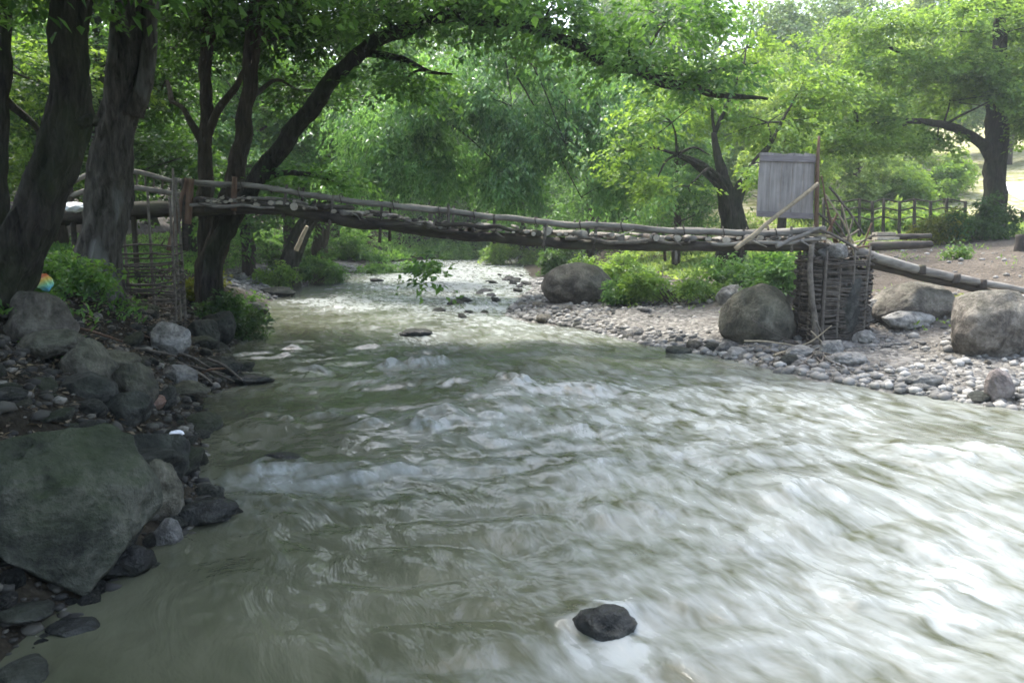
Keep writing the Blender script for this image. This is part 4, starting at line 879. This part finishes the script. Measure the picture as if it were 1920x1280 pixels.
# ------------------------------------------------------------------ wicker works
def weave(path, z0, z1, layers, nst, r0, root, mat, stake_mat, seed, closed=True, stick=.15, stake_top=.15, thick=.03, jitter=.012, skip=0.):
    rr = np.random.RandomState(seed); path = np.asarray(path, float)
    q = np.vstack([path, path[:1]]) if closed else path
    seg = np.concatenate([[0], np.cumsum(np.linalg.norm(np.diff(q[:, :2], axis=0), axis=1))]); Ltot = seg[-1]
    def at(u):
        u = u % Ltot if closed else np.clip(u, 0, Ltot); p = np.array([np.interp(u, seg, q[:, k]) for k in (0, 1)]).T
        e = .02; a = np.array([np.interp(np.clip(u + e, 0, Ltot), seg, q[:, k]) for k in (0, 1)]).T - np.array([np.interp(np.clip(u - e, 0, Ltot), seg, q[:, k]) for k in (0, 1)]).T
        a = norm(a); return p, np.stack([a[..., 1], -a[..., 0]], -1)
    us = np.linspace(0, Ltot, nst + (0 if closed else 0), endpoint=not closed)
    for i, u in enumerate(us):
        p, n = at(np.array([u])); lean = rr.normal(size=2) * .02
        a = np.array([p[0, 0], p[0, 1], z0 - .15]); b_ = np.array([p[0, 0] + lean[0], p[0, 1] + lean[1], z1 + stake_top * (.4 + 1.2 * rr.rand())])
        MB().add(*tube([a, (a + b_) / 2 + np.append(rr.normal(size=2) * .01, 0), b_], [.026, .024, .018], 7, 10, i, .12)).build("stake", stake_mat, root)
    mb = MB()
    for k in range(layers):
        if rr.rand() < skip: continue
        z = z0 + (z1 - z0) * (k + .5) / layers; u = np.arange(0, Ltot + 1e-6, .05) if closed else np.arange(0, Ltot + .02, .05)
        ph = math.pi * (k % 2); p, n = at(u); w_ = np.sin(u / Ltot * math.pi * nst * (1 if closed else (nst - 1) / nst) + ph) * thick
        st0 = rr.rand() * Ltot
        pz = z + jitter * 2.2 * vnoise(np.stack([u * 1.6, np.full_like(u, k * 3.7)], 1), seed)
        pts = np.stack([p[:, 0] + n[:, 0] * w_, p[:, 1] + n[:, 1] * w_, pz], 1)
        rad = r0 * (.7 + .6 * rr.rand())
        mb.add(*tube(pts, [rad, rad * .8, rad], 6, len(pts) * 2, k, .1))
        for _ in range(2):                                        # loose ends
            if rr.rand() < stick * 3:
                j = rr.randint(1, len(u) - 2); a = pts[j]; d = np.append(n[j] * (.4 + .6 * rr.rand()) + (pts[j + 1] - pts[j])[:2] / .05 * rr.normal() * .8, rr.normal() * .5)
                mb.add(*tube([a, a + norm(d) * (.06 + .16 * rr.rand())], [rad * .7, rad * .35], 5, 3))
    return mb.build("woven_twigs", mat, root)
A, B, D = P(1532, 560, 12.35), P(1637, 560, 12.75), P(1485, 560, 13.15)
Cc = B + (D - A)
def build_pier():
    g = (A + Cc) / 2; root = empty("wicker_pier", (g[0], g[1], .05), "woven twig crib filled with stones carrying the right end of the bridge", "wicker pier")
    def rnd(p, q, t): return p * (1 - t) + q * t
    ring = []
    for p, q in ((A, B), (B, Cc), (Cc, D), (D, A)): ring += [rnd(p, q, .12), rnd(p, q, .5), rnd(p, q, .88)]
    weave(ring, .0, 1.5, 46, 13, .017, root, TWIG_D, TWIG, 5, True, .3, .14, .03, .03)
    weave(ring, .02, 1.48, 30, 13, .014, root, TWIG_D, TWIG_D, 15, True, .3, .05, .045, .05)
    V, F = rock_shape(77, 4, .5, .3, 8); V = V / np.abs(V).max(0) * np.array([.56, .52, .74]) + np.array([g[0], g[1], .74])
    MB().add(V, F).build("stone_fill", R_DARK, root)
build_pier()
rs2 = np.random.RandomState(3); g = (A + Cc) / 2
for i in range(14):
    o = pool_stone(g[0] + rs2.uniform(-.42, .42), g[1] + rs2.uniform(-.45, .3), .12 + .1 * rs2.rand(), [1, 1, 2][rs2.randint(3)], rs2, "pale stone heaped on top of the wicker pier", "stones on top of the wicker pier", .7, .2, z=1.5 + .08 * rs2.rand())
def hurdle():
    root = empty("wicker_hurdle", P(280, 590, 12.3), "open grey wicker hurdle with tall stakes under the left bridge end", "wicker hurdle")
    pts = [P(190, 560, 12.0), P(238, 560, 12.15), P(282, 560, 12.2), P(325, 560, 12.4), P(345, 560, 13.2)]
    z0 = P(280, 605, 12.2)[2]; z1 = P(280, 470, 12.2)[2]
    weave(pts, z0 - .1, z1 + .1, 26, 6, .017, root, TWIG_D, TWIG, 9, False, .25, .75, .03, .03, .1)
hurdle()

# ------------------------------------------------------------------ board, poles, driftwood
def thing_stick(name, pts, radii, mat, label, cat, group=None, sides=8, knots=0, seed=1):
    q = [np.array(p, float) for p in pts]; root_loc = q[0]
    V, Q, T = tube(q, radii, sides, max(6, 8 * len(q)), seed, .12, .012, 5)
    o = np_mesh(name, V - root_loc, [T, Q], mat); o.location = tuple(root_loc); return tag(o, label, cat, group)
def board():
    Y = 12.75; ctr = P(1473, 348, Y); root = empty("board", P(1470, 412, Y), "grey weathered plank board standing upright at the right end of the bridge", "board")
    r = np.random.RandomState(6); loc = np.array(root.location)
    tl, tr, br, bl = P(1425, 286, Y), P(1530, 289, Y + .05), P(1524, 411, Y + .05), P(1418, 406, Y)
    n = 5
    for i in range(n):
        a, b_ = i / n + .004, (i + 1) / n - .004
        t0, t1 = tl + (tr - tl) * a, tl + (tr - tl) * b_; b0, b1 = bl + (br - bl) * a, bl + (br - bl) * b_
        t0, t1 = t0 + [0, 0, r.normal() * .008], t1 + [0, 0, r.normal() * .008]
        f = [t0, t1, b1, b0]; d = np.array([0, .028, 0]); V = np.array(f + [q + d for q in f])
        MB().add(V, [[0, 3, 2, 1], [4, 5, 6, 7], [0, 1, 5, 4], [1, 2, 6, 5], [2, 3, 7, 6], [3, 0, 4, 7]]).build("plank", BOARD, root, False)
    for f in (.085, .955):
        a, b_ = tl + (bl - tl) * f, tr + (br - tr) * f; up = np.array([0, 0, .045]); fr = np.array([0, -.03, 0])
        V = np.array([a + up + fr, b_ + up + fr, b_ - up + fr, a - up + fr, a + up - [0, .003, 0], b_ + up - [0, .003, 0], b_ - up - [0, .003, 0], a - up - [0, .003, 0]])
        MB().add(V, [[0, 3, 2, 1], [0, 1, 5, 4], [1, 2, 6, 5], [2, 3, 7, 6], [3, 0, 4, 7], [4, 5, 6, 7]]).build("batten", BOARD_D, root, False)
    MB().add(*tube([P(1530, 470, Y + .02), P(1532, 330, Y + .02), P(1536, 255, Y + .02)], [.04, .035, .02], 8, 10, 1, .12)).build("upright_post", REDWOOD, root)
board()
thing_stick("pole", [P(1378, 467, 12.45), P(1460, 402, 12.5), P(1535, 345, 12.55)], [.038, .034, .03], POLE, "pale straight pole leaning diagonally across the board", "pole")
thing_stick("pole", [P(1455, 462, 12.5), P(1500, 442, 12.6), P(1545, 425, 12.7)], [.035, .03, .028], LOG, "short grey pole crossing low in front of the board", "pole", seed=3)
thing_stick("prop_stick", [P(1530, 655, 12.1), P(1526, 590, 12.15), P(1520, 520, 12.2), P(1522, 458, 12.25)], [.05, .048, .045, .04], TWIG, "grey debarked prop stick standing against the corner of the wicker pier", "stick")
for i, (a, b_, r_) in enumerate([((1535, 430), (1610, 470), .025), ((1555, 350), (1620, 440), .02), ((1548, 365), (1600, 455), .016), ((1540, 470), (1570, 400), .02), ((1600, 470), (1560, 410), .018), ((1545, 490), (1580, 455), .026), ((1575, 465), (1640, 450), .018), ((1560, 440), (1540, 330), .014), ((1585, 470), (1600, 405), .014), ((1535, 400), (1590, 460), .015), ((1500, 440), (1600, 452), .03), ((1615, 470), (1635, 420), .014), ((1540, 480), (1612, 430), .02), ((1570, 478), (1550, 395), .016), ((1600, 480), (1578, 385), .012), ((1555, 478), (1630, 462), .022), ((1530, 455), (1610, 485), .02), ((1590, 478), (1640, 440), .015), ((1545, 470), (1525, 420), .012), ((1580, 482), (1560, 440), .03)]):
    Y = 12.5 + .06 * (i % 7); m = np.array(P((a[0] + b_[0]) / 2, (a[1] + b_[1]) / 2 - 4, Y + .05))
    thing_stick("stick", [P(*b_, Y), m, P(*a, Y + .1)], [r_ * .8, r_, r_], [TWIG, TWIG_D, POLE, REDWOOD][i % 4], "broken stick in the tangle on top of the wicker pier", "stick", "sticks tangled on the pier top", 6, seed=i)
for i, (pts, r_) in enumerate([([(1440, 690), (1500, 650), (1535, 640)], .02), ([(1395, 638), (1440, 640), (1500, 650)], .014), ([(1470, 640), (1510, 655), (1540, 690)], .025), ([(1530, 600), (1545, 640), (1540, 690)], .018), ([(1480, 655), (1520, 640), (1560, 610)], .013), ([(1410, 600), (1450, 625), (1490, 640)], .01), ([(1500, 690), (1530, 668), (1560, 672)], .018), ([(1450, 672), (1500, 662), (1550, 676)], .022), ([(1490, 640), (1525, 668), (1590, 700)], .016), ([(1560, 640), (1530, 660), (1470, 684)], .014), ([(1520, 620), (1550, 655), (1600, 668)], .012), ([(1430, 655), (1480, 672), (1520, 694)], .018)]):
    dw = []
    for k, (x, y) in enumerate(pts):
        q = GH(x, y); dw.append(q + [0, -.03, .05] if q[1] < 12.0 else P(x, y, 11.95 - .04 * k))
    thing_stick("driftwood", dw, [r_, r_, r_ * .5], [TWIG, POLE, TWIG_D][i % 3], "thin driftwood branch caught at the foot of the wicker pier", "driftwood", "driftwood at the pier foot", 6, seed=i)
# log ramp to the right bank
def ramp_logs():
    root = empty("log_ramp", P(1640, 490, 12.9), "two knotty poles sloping down from the pier to the right bank", "log ramp")
    MB().add(*tube([P(1600, 468, 12.85), P(1660, 488, 12.85), P(1760, 514, 12.9), P(1850, 532, 12.9), P(1935, 546, 12.9)], [.085, .08, .072, .064, .05], 10, 40, 4, .14, .02)).build("log", LOG, root)
    MB().add(*tube([P(1630, 492, 13.0), P(1720, 515, 13.0), P(1800, 535, 13.0), P(1862, 550, 12.95)], [.09, .08, .075, .05], 10, 40, 6, .14, .02)).build("log", LOG_DARK, root)
    for x, y in ((1728, 503), (1793, 520), (1842, 530)):
        c_ = P(x, y, 12.85); MB().add(*tube([c_ + [0, 0, -.09], c_ + [.01, -.01, .055]], [.07, .05], 8, 5, x, .2)).build("knot", LOG_DARK, root)
ramp_logs()
def landing():
    root = empty("plank_landing", P(1680, 450, 15), "low landing of pale planks on dark logs behind the wicker pier", "landing")
    for i, (y0, m) in enumerate(((438, CUT), (447, CUT), (455, LOG))):
        a, b_ = P(1640, y0, 15.2 - .35 * i), P(1675 + 6 * i, y0, 15.2 - .35 * i)
        V, F = box((a + b_) / 2, np.linalg.norm(b_ - a), .22, .05); MB().add(V, F).build("plank", m, root, False)
    for (y0, yy, r_) in ((462, 14.2, .08), (446, 15.6, .06)):
        MB().add(*tube([P(1630, y0, yy), P(1690, y0 - 2, yy), P(1745, y0 - 4, yy + .2)], [r_, r_, r_ * .8], 9, 16, 3, .12)).build("log", LOG_DARK, root)
landing()
# fence behind
def fence():
    xs = [1545, 1580, 1612, 1636, 1657, 1687, 1715, 1745, 1775, 1810]; Y0 = 26.5
    root = empty("post_fence", P(1657, 440, Y0), "dark post and rail fence before the sunlit meadow", "fence")
    tops = []
    for i, x in enumerate(xs):
        b_ = P(x, 440, Y0); z = h1(b_[0], b_[1]); a = P(x, 372 + 5 * (i % 2), Y0)
        tops.append(a); MB().add(*tube([[b_[0], b_[1], z - .2], a], [.06, .052], 8, 6, i, .15)).build("post", FENCE, root)
    for k in (.03, .3, .6): MB().add(*tube([t - [0, 0, k] for t in tops], [.028, .026], 6, 40, 3, .2, .02)).build("rail", FENCE, root)
fence()
# white shelter at the right edge
m_, t_, b_, o_ = new_mat("white_sheet"); b_.inputs["Base Color"].default_value = (.8, .81, .83, 1); b_.inputs["Roughness"].default_value = .5
WHITE_M = m_
def shelter():
    c_ = P(1945, 400, 30); z = h1(c_[0], c_[1]); root = empty("shelter", (c_[0], c_[1], z), "white roofed open shelter behind the wide tree at the right edge", "shelter")
    zt = P(1900, 340, 30)[2]; zb = P(1900, 374, 30)[2]; x0 = P(1868, 380, 30)[0]
    V = np.array([[x0, c_[1] - 1.5, zb], [x0 + 5, c_[1] - 1.5, zb], [x0 + 5, c_[1] + .5, zt], [x0, c_[1] + .5, zt]]); V = np.vstack([V, V - [0, 0, .08]])
    MB().add(V, [[0, 1, 2, 3], [7, 6, 5, 4], [0, 4, 5, 1], [1, 5, 6, 2], [2, 6, 7, 3], [3, 7, 4, 0]]).build("roof", WHITE_M, root, False)
    for x in (x0 + .35, x0 + 2.2, x0 + 4.6):
        MB().add(*tube([[x, c_[1] - 1.3, z - .2], [x, c_[1] - 1.3, zb]], [.07, .07], 8, 4)).build("post", WHITE_M, root)
    V, F = box((x0 + 1.2, c_[1] - .8, z + .45), 1.5, .5, .06); MB().add(V, F).build("table_top", BOARD_D, root, False)
    for dx in (.6, 1.8): V, F = box((x0 + dx, c_[1] - .8, z + .2), .08, .4, .44); MB().add(V, F).build("leg", FENCE, root, False)
shelter()
p = P(1908, 490, 17.5); thing_stick("stump_post", [(p[0], p[1], h1(p[0], p[1]) - .1), (p[0], p[1], p[2]), (p[0] + .02, p[1], P(1906, 440, 17.5)[2])], [.13, .12, .1], FENCE, "short dark wooden post on the dirt slope at the right edge", "post")
# left bank sticks and litter
p = [P(-30, 690, 6.6), P(40, 725, 6.4), P(95, 775, 6.1)]
thing_stick("fallen_branch", p, [.05, .045, .03], bark_mat("mossy_branch", (.03, .028, .018), (.1, .09, .06), .5), "mossy fallen branch lying on the left bank rubble", "branch")
for i, (a, b_, Y) in enumerate([((270, 640), (400, 690), 9.9), ((390, 672), (455, 715), 9.3), ((360, 705), (430, 690), 9.4), ((120, 690), (260, 720), 7.6), ((30, 740), (130, 700), 7.0), ((240, 625), (360, 632), 10.8), ((200, 650), (330, 668), 9.6), ((225, 595), (290, 615), 10.5), ((110, 610), (230, 640), 9.0), ((300, 690), (420, 700), 9.6), ((330, 680), (440, 715), 9.4), ((180, 600), (300, 640), 10), ((350, 690), (400, 720), 9.2), ((0, 640), (75, 720), 7.0)]):
    A_, B_ = P(*a, Y), P(*b_, Y - .1)
    thing_stick("stick", [A_, (A_ + B_) / 2 + [0, 0, .03], B_], [.02, .018, .01], [TWIG, TWIG_D, REDWOOD][i % 3], "thin bare stick lying among the left bank rubble", "stick", "sticks on the left bank", 6, seed=i + 40)
thing_stick("stick", [P(556, 470, 19), P(566, 445, 19), P(576, 425, 19)], [.06, .05, .04], POLE, "short pale yellow stick standing on the far left bank under the bridge", "stick")
def wad(name, px, py, Y, r_, mat, label, cat, seed):
    V, F = ico(4); V = V * (1 + .45 * fbm(V * 1.6 + seed, seed, 4))[:, None] * np.array(r_); c_ = P(px, py, Y)
    o = np_mesh(name, V, [F], mat, None, False); o.location = tuple(c_); return tag(o, label, cat)
m_, t_, b_, o_ = new_mat("rainbow_wrap")
sx = node(t_, "ShaderNodeSeparateXYZ"); tc = node(t_, "ShaderNodeTexCoord"); t_.links.new(tc.outputs["Generated"], sx.inputs[0])
t_.links.new(ramp(t_, mth(t_, 'ADD', mth(t_, 'MULTIPLY', sx.outputs[2], -.8), mth(t_, 'ADD', mth(t_, 'MULTIPLY', sx.outputs[0], .3), .65)), [(.12, (.6, .16, .05)), (.3, (.8, .65, .12)), (.5, (.35, .7, .35)), (.72, (.15, .55, .7)), (.9, (.2, .3, .6))]), b_.inputs["Base Color"])
b_.inputs["Roughness"].default_value = .3
wad("plastic_wrapper", 84, 530, 8.6, (.09, .05, .09), m_, "crumpled rainbow coloured plastic wrapper caught in the left undergrowth", "wrapper", 3)
wad("cloth_bundle", 142, 388, 13.2, (.17, .12, .08), WHITE_M, "white cloth bundle lying on the approach logs between the big trunks", "cloth", 5)
wad("plastic_scrap", 40, 560, 8.0, (.035, .03, .06), WHITE_M, "small white plastic scrap on top of the pale tan boulder", "scrap", 8)
wad("plastic_bag", 332, 812, 5.9, (.05, .04, .02), WHITE_M, "crumpled white plastic scrap at the left water edge", "scrap", 9)

# ------------------------------------------------------------------ air
def haze(density):
    m = bpy.data.materials.new("haze_air"); m.use_nodes = True; t = m.node_tree; t.nodes.clear()
    o = t.nodes.new("ShaderNodeOutputMaterial"); v = t.nodes.new("ShaderNodeVolumePrincipled")
    v.inputs["Color"].default_value = (.86, .93, .95, 1); v.inputs["Density"].default_value = density; v.inputs["Anisotropy"].default_value = .3
    t.links.new(v.outputs[0], o.inputs["Volume"])
    V, F = box((0, 63, 28), 260, 180, 70); ob = np_mesh("haze", V, [F], m, None, False); tag(ob, "thin pale summer haze in the valley air", "haze", kind="stuff")
haze(.0012)
